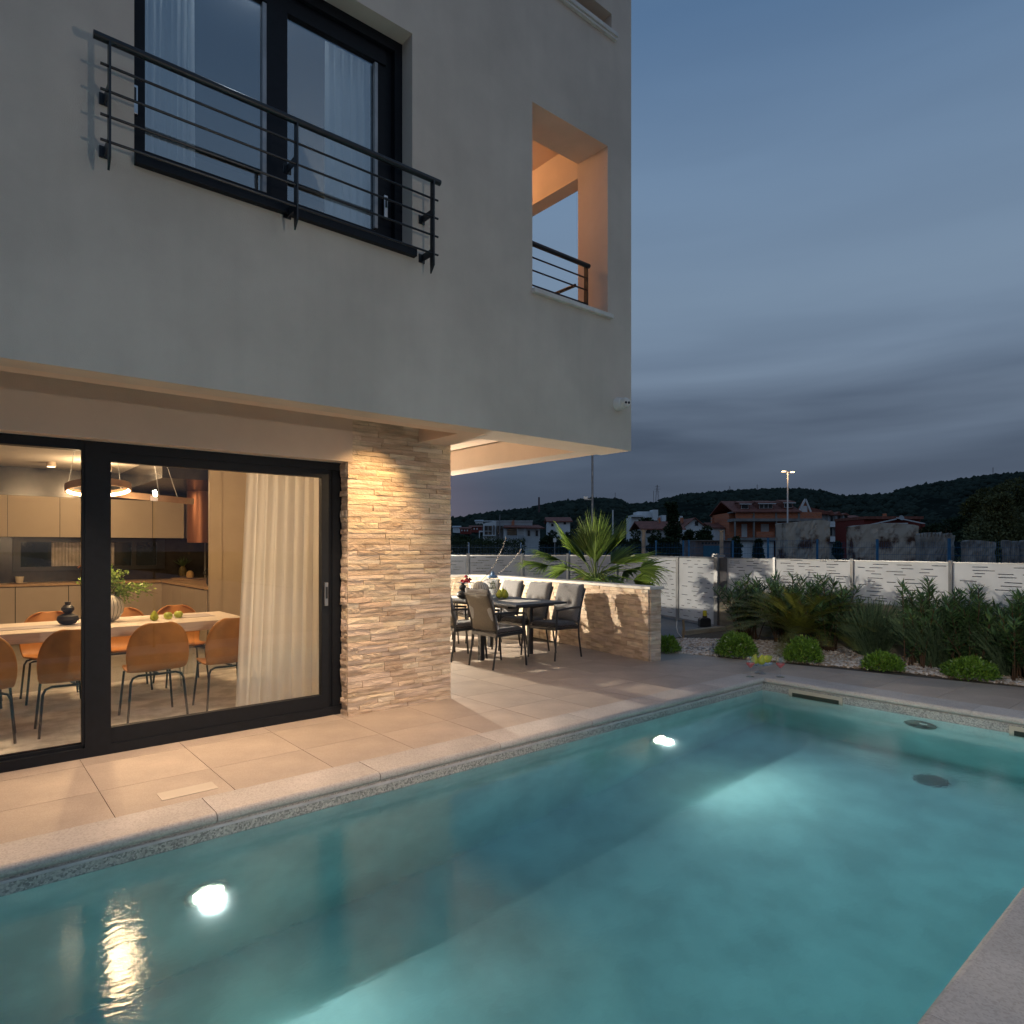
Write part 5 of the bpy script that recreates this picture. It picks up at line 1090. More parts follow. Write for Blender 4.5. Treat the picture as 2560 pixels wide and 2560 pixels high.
# ================================================================== BEYOND THE FENCE (frame facing the garden: x across, y away)
def T_(name, label, cat, px, d, group=None, z=0):
    la, dd, _ = Lp(px, HZ, d); w = B2W(la, dd, z); t = thing(name, label, cat, tuple(w), PHI, group); t['_o'] = 0; del t['_o']; return t, (la, dd, z)
class Q:                                                  # boxes given by picture columns/rows at one depth, local to a thing
    def __init__(s, o, d): s.o = o; s.d = d; s.m = MB()
    def x(s, px, d=None): return Lp(px, HZ, d or s.d)[0]-s.o[0]
    def z(s, py, d=None): return CH-(py-HZ)/F*(d or s.d)-s.o[2]
    def bx(s, xa, xb, ya, yb, da=0, db=.5, zlo=None): s.m.box(s.x(xa), s.x(xb), da+s.d-s.o[1], db+s.d-s.o[1], s.z(yb) if zlo is None else zlo, s.z(ya)); return s
    def mk(s, name, mat, parent): o = s.m.build(name, mat, parent); s.m = MB(); return o
brick = bpy.data.materials.new('hollow_brick'); brick.use_nodes = True
def _():
    t = brick.node_tree; n = t.nodes; l = t.links; p = n['Principled BSDF']; p.inputs['Roughness'].default_value = .9; tcn = n.new('ShaderNodeTexCoord'); sp_ = n.new('ShaderNodeSeparateXYZ'); l.new(tcn.outputs['Object'], sp_.inputs[0])
    cb = n.new('ShaderNodeCombineXYZ'); l.new(sp_.outputs[0], cb.inputs[0]); l.new(sp_.outputs[2], cb.inputs[1]); b = n.new('ShaderNodeTexBrick'); l.new(cb.outputs[0], b.inputs['Vector']); b.inputs['Scale'].default_value = 1; b.inputs['Brick Width'].default_value = .5; b.inputs['Row Height'].default_value = .25; b.inputs['Mortar Size'].default_value = .02
    b.inputs['Color1'].default_value = (.58, .17, .07, 1); b.inputs['Color2'].default_value = (.46, .13, .055, 1); b.inputs['Mortar'].default_value = (.30, .24, .20, 1); l.new(b.outputs[0], p.inputs['Base Color'])
_()
rooft = M('clay_roof', (.24, .085, .06), .85, var=.2, vs=2); rconc = M('raw_concrete', (.26, .25, .24), .9, var=.12, vs=1); hwhite = M('house_white', (.74, .75, .76), .85, var=.05, vs=.6); hgrey = M('house_grey', (.42, .43, .44), .9, var=.08, vs=.5); glassd = M('dark_window', (.02, .025, .03), .15); redw = M('red_wall', (.22, .04, .03), .85)
wframe = M('white_frame', (.62, .62, .62), .6, var=.02)
def roof_prism(q, xa, xb, ye, yr, dep, d0=0, over=.4): # ridge across the picture
    m = MB(); x0 = q.x(xa)-over; x1 = q.x(xb)+over; z0 = q.z(ye); z1 = q.z(yr); y0 = q.d-q.o[1]+d0-over; y1 = y0+dep+over*2; ym = (y0+y1)/2
    m.extr([(x0, y0, z0), (x0, ym, z1), (x0, y1, z0), (x0, y1, z0-.15), (x0, ym, z1-.2), (x0, y0, z0-.15)], 0, (x1-x0, 0, 0)); return m
# unfinished brick house
bh, o = T_('brick_house', 'unfinished red hollow-brick house with a dark tiled roof and three dormers', 'house', 1930, 105); q = Q(o, 105)
q.bx(1838, 2056, 1279, 1395, 3.0, 12).mk('back_wall', brick, bh)
for a, b, c, d in ((1836, 2056, 1296, 1303), (1836, 2056, 1344, 1351), (1836, 2000, 1278, 1281)): q.bx(a, b, c, d, -.1, 3.4)
q.mk('floor_slab', rconc, bh)
for x in (1837, 1884, 1940, 1997, 2054): q.bx(x, x+3, 1303, 1396, 0, .35).mk('column', rconc, bh)
for x in (1882, 1938, 1995): q.bx(x, x+5, 1281, 1296, -.02, .3).mk('column', rconc, bh)
for a, b in ((1840, 1882), (1887, 1938), (1943, 1995), (2000, 2055)): q.bx(a, b, 1280, 1296, .05, .28).mk('brick_parapet', brick, bh)
for a, b in ((1870, 1884), (1920, 1940), (1975, 1990)): q.bx(a, b, 1308, 1342, 2.9, 3.0).mk('door_blank', hwhite, bh)
q.bx(1893, 1938, 1329, 1343, .4, .6).mk('brick_stack', brick, bh)
q.bx(1841, 1938, 1352, 1396, .6, .8).mk('garage_wall', hwhite, bh); q.bx(1944, 2056, 1352, 1396, .6, .8).mk('garage_wall', hwhite, bh)
m = roof_prism(q, 1838, 1996, 1279, 1246, 12); m.build('roof', rooft, bh)
for a, b, c, d, e2 in ((1859, 1877, 1258, 1271, 1), (1905, 1938, 1257, 1270, 3), (1968, 1988, 1255, 1268, 1)):
    dm = q.bx(a-3, b+3, c-1, d+2, 1.2, 5).mk('dormer', rooft, bh); q.bx(a, b, c, d, 1.1, 1.19).mk('window_frame', wframe, dm)
    w = (b-a)/e2
    for k in range(e2): q.bx(a+k*w+1.2, a+(k+1)*w-1.0, c+1, d-1, 1.05, 1.09).mk('pane', glassd, dm)
    m = MB(); m.extr([(q.x(a-6), q.d-q.o[1]+.7, q.z(c+1)), (q.x(b+6), q.d-q.o[1]+.7, q.z(c+1)), (q.x(b+13), q.d-q.o[1]+5, q.z(c-8)), (q.x(a+3), q.d-q.o[1]+5, q.z(c-8))], 0, (0, 0, .18)); m.build('dormer_roof', rooft, dm)
    MB().box(q.x(a-6), q.x(b+6), q.d-q.o[1]+.62, q.d-q.o[1]+.69, q.z(c+2.4), q.z(c+.2)).build('fascia', wframe, dm)
m = MB(); yy = q.d-q.o[1]; m.extr([(q.x(2001), yy+1, q.z(1279)), (q.x(2031), yy+1, q.z(1279)), (q.x(2019), yy+1, q.z(1249))], 0, (0, .6, 0)); m.build('gable', brick, bh)
q.bx(2008, 2024, 1264, 1279, .8, .99).mk('gable_window', wframe, bh)
m = MB(); m.bar((q.x(2002), yy+.8, q.z(1280)), (q.x(2019), yy+.8, q.z(1247)), .3, .25).bar((q.x(2019), yy+.8, q.z(1247)), (q.x(2033), yy+.8, q.z(1281)), .3, .25); m.build('barge_board', wframe, bh)
# grey terraced block behind it
tb, o = T_('terraced_block', 'grey terraced apartment block with balconies and small tiled gables', 'apartment block', 2100, 125); q = Q(o, 125)
q.bx(2035, 2128, 1284, 1398, 2, 12).mk('wall', hgrey, tb)
for k, x in enumerate((2080, 2099, 2117)):
    q.bx(x, x+16, 1303, 1317, .8, 2).mk('balcony', hwhite, tb); q.bx(x, x+16, 1341, 1354, .8, 2).mk('balcony', hwhite, tb); q.bx(x+9, x+14, 1288, 1303, 1.8, 1.99).mk('window', glassd, tb); q.bx(x+2, x+12, 1319, 1339, 1.8, 1.99).mk('window', glassd, tb); q.bx(x-1, x, 1288, 1395, 1.2, 2).mk('party_wall', hgrey, tb)
    m = MB(); m.extr([(q.x(x-4), q.d-q.o[1]+1, q.z(1286)), (q.x(x+6), q.d-q.o[1]+1, q.z(1275+k*3)), (q.x(x+15), q.d-q.o[1]+1, q.z(1288))], 0, (0, 10, 0)); m.build('roof', rooft, tb)
m = MB(); m.extr([(q.x(2030), q.d-q.o[1]+1, q.z(1285)), (q.x(2030), q.d-q.o[1]+1, q.z(1267)), (q.x(2082), q.d-q.o[1]+1, q.z(1279)), (q.x(2082), q.d-q.o[1]+1, q.z(1285))], 0, (0, 9, 0)); m.build('roof', rooft, tb)
sh_, o = T_('small_white_house', 'small white gabled house beyond the grey terraced block', 'house', 2143, 150); q = Q(o, 150)
q.bx(2130, 2155, 1294, 1398, 0, 8).mk('wall', hwhite, sh_); m = roof_prism(q, 2130, 2155, 1295, 1286, 8); m.build('roof', rooft, sh_); q.bx(2149, 2152, 1298, 1307, -.1, -.01).mk('window', glassd, sh_)
# dark red house with satellite dish
rh, o = T_('red_house', 'dark red low house with white rafters and a satellite dish on its roof', 'house', 2245, 95); q = Q(o, 95)
q.bx(2173, 2317, 1296, 1398, 1.5, 10).mk('wall', redw, rh); q.bx(2171, 2319, 1290, 1297, .9, 10).mk('eaves', rooft, rh); q.bx(2251, 2256, 1280, 1292, 4, 4.6).mk('chimney', brick, rh)
for a, b, c, d in ((2178, 1312, 2247, 1297), (2247, 1294, 2319, 1309), (2209, 1309, 2276, 1308)): m = MB(); m.bar((q.x(a), q.d-q.o[1]+.6, q.z(b)), (q.x(c), q.d-q.o[1]+.6, q.z(d)), .1, .16); m.build('rafter', wframe, rh)
q.bx(2265, 2295, 1314, 1316, .5, .7).mk('lintel', wframe, rh); q.bx(2310, 2316, 1309, 1398, .3, .8).mk('post', redw, rh)
ds = MB(); ds.lathe([(.0001, 0), (.2, .02), (.34, .07), (.37, .10), (.33, .08), (.0001, .02)], 20); rotm(ds, Matrix.Translation((q.x(2248), q.d-q.o[1]-.5, q.z(1295))) @ Matrix.Rotation(R(75), 4, 'X')).build('satellite_dish', hgrey, rh, True)
# white modern house on the left
wh, o = T_('white_house', 'white modern house with a big corner window and a red-brown lean-to roof', 'house', 1280, 115); q = Q(o, 115)
m = MB(); yy = q.d-q.o[1]; m.extr([(q.x(1207), yy+1, q.z(1309)), (q.x(1240), yy+1, q.z(1301)), (q.x(1240), yy+1, q.z(1398)), (q.x(1207), yy+1, q.z(1398))], 0, (0, 9, 0)); m.build('left_wing', hwhite, wh)
q.bx(1240.1, 1332, 1302, 1398, 2.2, 10).mk('wall', hgrey, wh); q.bx(1206, 1333, 1300.5, 1302, 2, 10.2).mk('roof_edge', hwhite, wh)
q.bx(1211, 1229, 1314, 1338, .8, .99).mk('corner_window', glassd, wh); q.bx(1219.5, 1220.3, 1314, 1338, .7, .79).bx(1211, 1229, 1327, 1328, .7, .79).mk('glazing_bar', wframe, wh)
for a, b, c, d in ((1233, 1236, 1313, 1338), (1243, 1250, 1314, 1333), (1251, 1256, 1314, 1322)): q.bx(a, b, c, d, .6, .99 if a < 1240 else 2.19).mk('window', glassd, wh)
q.bx(1207, 1240, 1337, 1339.5, .3, 1).mk('terrace_slab', hwhite, wh); q.bx(1196, 1207, 1326, 1329, 2, 5).bx(1196, 1198, 1329, 1345, 2, 2.4).mk('porch', hwhite, wh)
q.bx(1259, 1350, 1322, 1398, 0, 1.9).mk('front_wing', hwhite, wh); q.bx(1268, 1293, 1323, 1338, -.25, -.01).mk('balcony_door', glassd, wh)
for x in (1292.5, 1311): q.bx(x, x+1.3, 1322, 1350, -1.2, -1.0)
q.mk('post', wframe, wh); q.bx(1266, 1310, 1339, 1350, -1.15, -.95).mk('balcony_parapet', hgrey, wh)
for x in (1319, 1339): q.bx(x, x+6, 1326, 1340, -.12, -.01).mk('window', glassd, wh)
m = MB(); m.extr([(q.x(1259), yy-1.3, q.z(1320)), (q.x(1362), yy-1.3, q.z(1323)), (q.x(1348), yy+4, q.z(1313)), (q.x(1259), yy+4, q.z(1312))], 0, (0, 0, .2)); m.build('roof', rooft, wh); q.bx(1279, 1286, 1299, 1312, 2, 2.8).mk('chimney', brick, wh)
# further houses
def simple_house(label, px, d, xa, xb, ye, yr, wallm, win, gable=False, grp=None, chim=()):
    t, o = T_('village_house', label, 'house', px, d, grp); q = Q(o, d); q.bx(xa, xb, ye, 1398, 0, 8).mk('wall', wallm, t)
    if gable: m = MB(); y_ = q.d-q.o[1]; m.extr([(q.x(xa), y_, q.z(ye)), (q.x(xb), y_, q.z(ye)), (q.x((xa+xb)/2), y_, q.z(yr))], 0, (0, 7.8, 0)); m.build('gable', wallm, t); xm = (xa+xb)/2; m = MB(); m.extr([(q.x(xa-3), y_-.5, q.z(ye+2)), (q.x(xm), y_-.5, q.z(yr-1)), (q.x(xb+3), y_-.5, q.z(ye+2)), (q.x(xb+3), y_-.5, q.z(ye)), (q.x(xm), y_-.5, q.z(yr-3)), (q.x(xa-3), y_-.5, q.z(ye))], 0, (0, 9, 0)); m.build('roof', rooft, t)
    elif yr: roof_prism(q, xa, xb, ye, yr, 8).build('roof', rooft, t)
    for a, b, c, e2 in win: q.bx(a, b, c, e2, -.08, -.01).mk('window', glassd, t)
    for a, b, c, e2 in chim: q.bx(a, b, c, e2, 3, 3.8).mk('chimney', brick, t)
    return t
simple_house('pale gabled house with a red roof directly behind the palm crown', 1405, 105, 1372, 1425, 1303, 1290, hwhite, ((1409, 1415, 1303, 1311), (1378, 1384, 1309, 1316)))
simple_house('long grey house under a wide red-brown roof between two lamp poles', 1650, 90, 1607, 1706, 1322, 1300, hgrey, ((1615, 1626, 1322, 1333), (1700, 1705, 1323, 1333)), chim=((1659, 1664, 1291, 1306),))
simple_house('white gabled house with a dark attic window left of the right-hand pole', 1740, 105, 1712, 1760, 1316, 1297, hwhite, ((1737, 1745, 1303, 1314),), True, chim=((1715, 1721, 1292, 1306),))
simple_house('low white house with a dark roof and a white chimney behind the right-hand pole', 1805, 110, 1784, 1828, 1319, 1304, hwhite, ((1812, 1824, 1324, 1335),), chim=((1794, 1800, 1291, 1312),))
mh, o = T_('flat_roofed_house', 'white flat-roofed modern house high among the trees', 'house', 1640, 160); q = Q(o, 160)
q.bx(1582, 1620, 1292, 1398, 2, 9).bx(1600, 1637, 1277, 1292, 3, 9).bx(1637, 1650, 1273, 1300, 2, 6).bx(1660, 1670, 1287, 1330, 2, 6).bx(1702, 1712, 1289, 1330, 2, 6).mk('wall', hwhite, mh); q.bx(1581, 1612, 1287, 1291.8, .5, 6).mk('roof_edge', hwhite, mh)
tr_, o = T_('balcony_terrace', 'grey projecting terrace slab of the long grey house', 'terrace', 1715, 84); q = Q(o, 84); q.bx(1694, 1738, 1334, 1343, 0, 4).mk('slab', hgrey, tr_)
for k, (a, b, y_, lb) in enumerate(((1150, 1176, 1321, 'row of small reddish houses far left under the hill, left one'), (1174, 1204, 1317, 'row of small reddish houses far left under the hill, right one'), (1132, 1150, 1318, 'small pale house at the far left under the hill'), (1188, 1206, 1303, 'tiny white villa on the hillside above the white house'))):
    t, o = T_('village_house', lb, 'house', (a+b)/2, 260+20*k); q = Q(o, 260+20*k); q.bx(a, b, y_, y_+14 if k < 3 else y_+5, 0, 6, None).mk('wall', hwhite if k in (2, 3) else redw, t); roof_prism(q, a, b, y_, y_-4, 6).build('roof', rooft if k < 2 else hgrey, t)
    for w in range(3): q.bx(a+3+w*7, a+6+w*7, y_+3, y_+7, -.1, -.02).mk('window', wframe, t)
# utility block house with blue door
ub, o = T_('utility_house', 'small rough block building with a blue door behind the gate', 'shed', 1780, 42); q = Q(o, 42)
q.bx(1738, 1826, 1352, 1420, 0, 3).mk('wall', M('rough_block', (.17, .14, .14), .95, var=.2, vs=3), ub); q.bx(1758, 1801, 1364, 1420, -.06, -.005).mk('blue_panel', M('blue_door', (.02, .11, .19), .5), ub); q.bx(1736, 1828, 1350.5, 1352, -.2, 3.2).mk('roof', rconc, ub)
for k in range(6): rotm(MB().lathe([(.07, 0), (.07, .02)], 12), Matrix.Translation((q.x(1757+k*8), q.d-q.o[1]+.0, q.z(1358))) @ Matrix.Rotation(R(90), 4, 'X')).build('vent_hole', blackst, ub)
# concrete blocks of a ruin
ruin_m = M('weathered_concrete', (.40, .36, .31), .95, var=.35, vs=.8, bump=.8, bs=6, col2=(.07, .035, .025), det=9, cfrac=(.40, .50))
def slab(label, xa, xb, yt, d, thick, seed, jag=.0, name='concrete_block', mat=None, ybot=1440):
    rr = random.Random(seed); t, o = T_(name, label, 'concrete block', (xa+xb)/2, d, 'weathered concrete blocks behind the blue fence'); q = Q(o, d); nx, nz = 18, 12; m = MB(); x0, x1 = q.x(xa), q.x(xb); zt = q.z(yt); y0 = d-o[1]
    for side, yy in ((0, 0), (1, thick)):
        for j in range(nz+1):
            for i in range(nx+1):
                u = i/nx; w = j/nz; top = zt*(1-.02*math.sin(u*5+seed))+(rr.uniform(-jag, jag) if j == nz and side == 0 else 0)-.04*zt*(max(0, abs(u-.5)-.4)*10)**2*.5
                x = x0+(x1-x0)*u+(x1-x0)*.03*(w-.5)*(1 if u < .5 else -1)*(-1); m.v.append((x+rr.uniform(-.02, .02), y0+yy+rr.uniform(-.05, .05), top*w))
    st = (nx+1)*(nz+1)
    for j in range(nz):
        for i in range(nx): a = j*(nx+1)+i; m.f.append((a, a+1, a+nx+2, a+nx+1)); m.f.append((st+a, st+a+nx+1, st+a+nx+2, st+a+1))
    for j in range(nz): a = j*(nx+1); m.f.append((a, a+nx+1, st+a+nx+1, st+a)); a += nx; m.f.append((a, st+a, st+a+nx+1, a+nx+1))
    for i in range(nx): a = nz*(nx+1)+i; m.f.append((a, a+1, st+a+1, st+a))
    m.build('block', mat or ruin_m, t); return t, q
slab('tallest weathered concrete slab in front of the brick house', 1966, 2074, 1303, 36, 1.4, 1)
slab('wide weathered concrete slab in front of the red house', 2140, 2296, 1311, 34, .9, 2)
t, q = slab('jagged-topped concrete block with rusty bars', 2312, 2386, 1334, 31, .7, 3, .12, mat=M('pale_weathered', (.34, .33, .31), .95, var=.3, vs=1.5, bump=.8, bs=8, det=9, col2=(.12, .11, .10)))
m = MB(); rr = random.Random(2)
for k in range(9): x = q.x(2300+k*9); m.tube([(x, q.d-q.o[1]-.02, q.z(1342)), (x+rr.uniform(-.05, .05), q.d-q.o[1]-.05, q.z(1342)+rr.uniform(.15, .4))], .012, 5)
m.build('rebar', stem_m, t)
for a, b, y_, lb in ((2416, 2488, 1352, 'long low concrete block on the right behind the blue fence'), (2518, 2546, 1352, 'short low concrete block beside the right picture edge'), (2560, 2600, 1352, 'low concrete block cut by the right picture edge')): slab(lb, a, b, y_, 30, .35, int(a), mat=MATS['pale_weathered'])
# blue welded mesh fence
bf, o = T_('blue_mesh_fence', 'blue welded wire mesh fence in front of the concrete blocks', 'fence', 1850, 24); q = Q(o, 24)
def mesh_panel(xa, xb, d, top, bot=-.1):
    m = MB(); x0 = (xa-1280)/F*d-o[0]; x1 = (xb-1280)/F*d-o[0]; n_ = max(1, int((x1-x0)/.055)); y_ = d-o[1]
    for k in range(n_): x = x0+(x1-x0)*k/n_; m.box(x-.002, x+.002, y_, y_+.004, bot, top)
    for z in np.arange(.3, top+.01, .22): m.box(x0, x1, y_-.006, y_, z-.004, z+.004)
    return m
bposts = [(1040, 24, 1356), (1172, 24, 1356), (1302, 24, 1356), (1424, 24, 1354), (1519, 24, 1354), (1640, 24, 1351), (1708, 24, 1351), (1722, 24, 1350), (1832, 24, 1351), (1920, 22, 1344), (2043, 22, 1348), (2193, 20, 1348), (2373, 18, 1346), (2600, 17, 1346)]
for i, (x, d, y_) in enumerate(bposts):
    zt = CH-(y_-HZ)/F*d; xx_ = (x-1280)/F*d-o[0]; MB().box(xx_-.03, xx_+.03, d-o[1]-.03, d-o[1]+.03, -.1, zt).build('post', blue_m, bf)
    if i+1 < len(bposts): 
        x2, d2, y2 = bposts[i+1]; mm_ = mesh_panel(x+2, x2-2, d, zt-.08); mm_.build('mesh_panel', blue_m, bf)
# masts and poles
pole_m = M('pole_grey', (.22, .23, .25), .5, .3); wood_p = M('wood_pole', (.36, .29, .23), .9, var=.2, vs=4)
def pole(name, label, cat, px, ytop, d, r_, mat, zb=-.2, grp=None, cap=False):
    t, o = T_(name, label, cat, px, d, grp); zt = CH-(ytop-HZ)/F*d; MB().tube([(0, 0, zb), (0, 0, zt)], r_*1.15, 10, r_).build('pole', mat, t, True)
    if cap: MB().tube([(0, 0, zt), (0, 0, zt+.04)], r_*1.6, 10).build('cap', mat, t)
    return t, zt
t, zt = pole('flood_pole', 'tall dark pole rising behind the palm up to the overhang', 'pole', 1481, 860, 25, .038, pole_m)
MB().box(-.30, -.04, -.05, .05, 3.42, 3.46).build('camera_arm', galv, t); MB().box(-.34, -.18, -.06, .06, 3.46, 3.55).build('camera_box', hwhite, t)
pole('wooden_pole', 'left of two thick bare poles beyond the gate', 'pole', 1609, 1327, 26, .075, wood_p, cap=True); pole('wooden_pole', 'right of two thick bare poles beyond the gate', 'pole', 1804, 1328, 26, .075, wood_p, cap=True)
pole('thin_lamp_post', 'thin unlit lamp post in front of the white house', 'lamp post', 1249.5, 1288, 80, .05, pole_m, cap=True); pole('thin_lamp_post', 'thin unlit lamp post just right of the palm crown', 'lamp post', 1532, 1276, 70, .07, hwhite, cap=True)
sl_, zt = pole('street_lamp', 'double-headed lit street lamp above the brick house', 'street lamp', 1969, 1180, 62, .06, hwhite)
MB().bar((-.35, 0, zt+.02), (.40, 0, zt-.02), .05).build('arm', pole_m, sl_)
lit = emis('sodium', (1, .68, .34), 8)
for k, (x, z_) in enumerate(((-.38, zt+.06), (.44, zt-.0))): h_ = MB().box(x-.20, x+.20, -.12, .12, z_, z_+.06).build('head', hwhite, sl_, bevel=.03); MB().box(x-.17, x+.17, -.13, .10, z_-.05, z_-.002).build('lens', lit, h_, bevel=.02)
lamp('street_light', (-.1, -.7, zt-.2), 60, (1, .6, .28), .2, parent=sl_)
for px, ya, yb, d, lb in ((1347.5, 1243, 1274, 420, 'thick red and white transmitter mast on the left hill'), (1538, 1231, 1256, 560, 'thin antenna mast on the ridge above the palm'), (1634, 1227, 1256, 560, 'thin antenna mast left of the lattice pylon'), (1824.5, 1215, 1232, 560, 'short antenna mast on the ridge above the far pole'), (1893, 1211, 1228, 560, 'short antenna mast on the ridge left of the street lamp'), (2482.5, 1168, 1192, 560, 'thin antenna mast on the right-hand hill')):
    t, zt = pole('antenna_mast', lb, 'mast', px, ya, d, .55 if px < 1400 else .16, M('mast_paint', (.12, .07, .07), .7), zb=CH-(yb-HZ)/F*d-4)
    if px > 1700: 
        for k in range(3): MB().bar((-.9, 0, zt-1.2-k*1.1), (.9, 0, zt-1.2-k*1.1), .12).build('crossarm', MATS['mast_paint'], t)
py_, o = T_('lattice_pylon', 'lattice power pylon on the ridge above the palm', 'pylon', 1643, 560); zt = CH-(1212-HZ)/F*560; zb = CH-(1258-HZ)/F*560
m = MB()
for sx in (-1, 1):
    for sy in (-1, 1): m.bar((sx*1.6, sy*1.6, zb), (sx*.12, sy*.12, zt), .13)
for k in range(5): u = k/5; w = 1.6*(1-u)+.1; z_ = zb+(zt-zb)*u; z2 = zb+(zt-zb)*(u+.2); w2 = 1.6*(.8-u)+.1; m.bar((-w, 0, z_), (w2, 0, z2), .08).bar((w, 0, z_), (-w2, 0, z2), .08)
m.build('tower', MATS['mast_paint'], py_)
for k, w in enumerate((2.0, 2.6, 2.0)): MB().bar((-w, 0, zt-1.5-2.2*k), (w, 0, zt-1.5-2.2*k), .16).build('crossarm', MATS['mast_paint'], py_)
rs, o = T_('road_sign', 'small road sign on a post left of the palm', 'sign', 1387, 45); zt = CH-(1346-HZ)/F*45; MB().tube([(0, 0, -.1), (0, 0, zt)], .03, 6).build('post', galv, rs); MB().box(-.11, .10, -.04, -.03, zt-.25, zt+.02).build('plate', hwhite, rs)
# red tail lights of parked cars behind the blue mesh: one dark car each
carm = M('dark_car', (.03, .035, .045), .3, spec=.6); tail = emis('tail_light', (1, .03, .015), 5)
for cx_, w_, lb in ((1656, 22, 'dark parked car with red tail lights behind the blue mesh, left one'), (1694, 18, 'dark parked car with red tail lights behind the blue mesh, right one')):
    t, o = T_('parked_car', lb, 'car', cx_, 60, 'parked cars behind the blue mesh fence'); q = Q(o, 60); w = 1.75 if w_ == 22 else 1.7; h0 = .0
    m = MB(); m.extr([(-w/2, 0, .25), (w/2, 0, .25), (w/2, 0, .85), (w/2-.08, 0, .95), (w/2-.25, 0, 1.42), (-w/2+.25, 0, 1.42), (-w/2+.08, 0, .95), (-w/2, 0, .85)], 0, (0, 3.9, 0)); m.build('body', carm, t, bevel=.06)
    MB().box(-.58, .58, -.015, -.004, 1.0, 1.34).build('rear_window', glassd, t)
    for sx in (-1, 1): MB().box(sx*(w/2-.16)-.09, sx*(w/2-.16)+.09, -.04, .0, .68, .84).build('tail_light', tail, t); rotm(MB().lathe([(.0001, -.1), (.3, -.1), (.3, .1), (.0001, .1)], 18), Matrix.Translation((sx*(w/2-.12), .7, .3)) @ Matrix.Rotation(R(90), 4, 'Y')).build('wheel', blackst, t)
# trees -------------------------------------------------------------
lf_far = leaf_mat('far_leaf', (.014, .026, .013), (.045, .068, .030), .7, .1, .2); lf_pine = leaf_mat('pine_leaf', (.035, .042, .014), (.12, .12, .045), .7, .1, .2); bark = M('bark', (.08, .06, .045), .9)
def tree(label, px, d, ytop, wpx, kind='round', n=5000, seed=0, mat=None, cb=.25, leaf=None, grp='trees beyond the fence', hang=0):
    g_ = np.random.default_rng(seed); t, o = T_('tree', label, 'tree', px, d, grp); zt = CH-(ytop-HZ)/F*d+.5; t.location.z -= .5; w = wpx/F*d/2; k = 16
    if kind == 'cone': c = np.stack([g_.normal(size=k*2)*w*.2, g_.normal(size=k*2)*w*.2, g_.uniform(cb, .97, k*2)*zt], 1); rad = w*(1.08-c[:, 2]/zt)*1.1+.1
    else:
        dd = g_.normal(size=(k*2, 3)); dd /= np.linalg.norm(dd, axis=1, keepdims=True); c = dd*np.array([w*.66, w*.66, zt*(1-cb)*.36])*g_.uniform(.45, 1.05, (k*2, 1))+np.array([0, 0, zt*(cb+(1-cb)*.52)]); rad = np.full(k*2, w*.34)*g_.uniform(.7, 1.25, k*2)
        if kind == 'flat': c[:, 2] = zt*(.45+.5*g_.uniform(0, 1, k*2)**.6); rad *= 1.0
    i = g_.integers(0, len(c), n); q_ = g_.normal(size=(n, 3)); q_ /= np.linalg.norm(q_, axis=1, keepdims=True); sc_ = np.array([1, 1, .75 if kind != 'flat' else .45]); C = c[i]+q_*rad[i][:, None]*(g_.uniform(.35, 1.0, n)**.4)[:, None]*sc_; C[:, 2] = np.clip(C[:, 2], .3, zt)
    L_ = (leaf or d*.0042)*g_.uniform(.6, 1.3, n); V, Fq = diamonds(C, q_+g_.normal(size=(n, 3))*.7, g_.normal(size=(n, 3)), L_, L_*.55); npmesh('crown', V, Fq, mat or lf_far, t)
    m = MB(); m.tube([(0, 0, 0), (.02*zt, 0, zt*.35), (0, 0, zt*.75)], max(.08, zt*.022), 7, .03)
    for j in range(7): b = c[j % len(c)]; m.tube([(0, 0, zt*(.22+.05*j)), tuple(b*np.array([.6, .6, .9])), tuple(b)], zt*.008, 5, .02)
    m.build('trunk', bark, t); return t
tree('huge dark pine at the right picture edge, in front of the hill', 2515, 42, 1178, 190, 'round', 26000, 1, lf_pine, .16, .20)
tree('paler tall pine in front of the huge dark pine', 2500, 36, 1235, 150, 'cone', 16000, 2, leaf_mat('pale_pine', (.06, .07, .03), (.17, .18, .08), .7, .1, .2), .1, .17)
tree('wide dark pine cut by the right picture edge', 2600, 38, 1245, 170, 'round', 16000, 3, lf_pine, .1, .2)
tree('dark rounded tree left of the huge pine', 2400, 70, 1283, 110, 'round', 9000, 4, None, .1); tree('dark tree behind the jagged concrete block', 2330, 80, 1298, 90, 'round', 7000, 5, None, .1); tree('low dark tree under the big pines', 2450, 60, 1300, 120, 'round', 8000, 29, None, .05)
tree('tall dark cypress-like tree beside the flat-roofed house', 1681, 80, 1256, 42, 'cone', 6000, 6, None, .08); tree('dark round tree in front of the flat-roofed house', 1626, 100, 1283, 62, 'round', 5000, 7, None, .1)
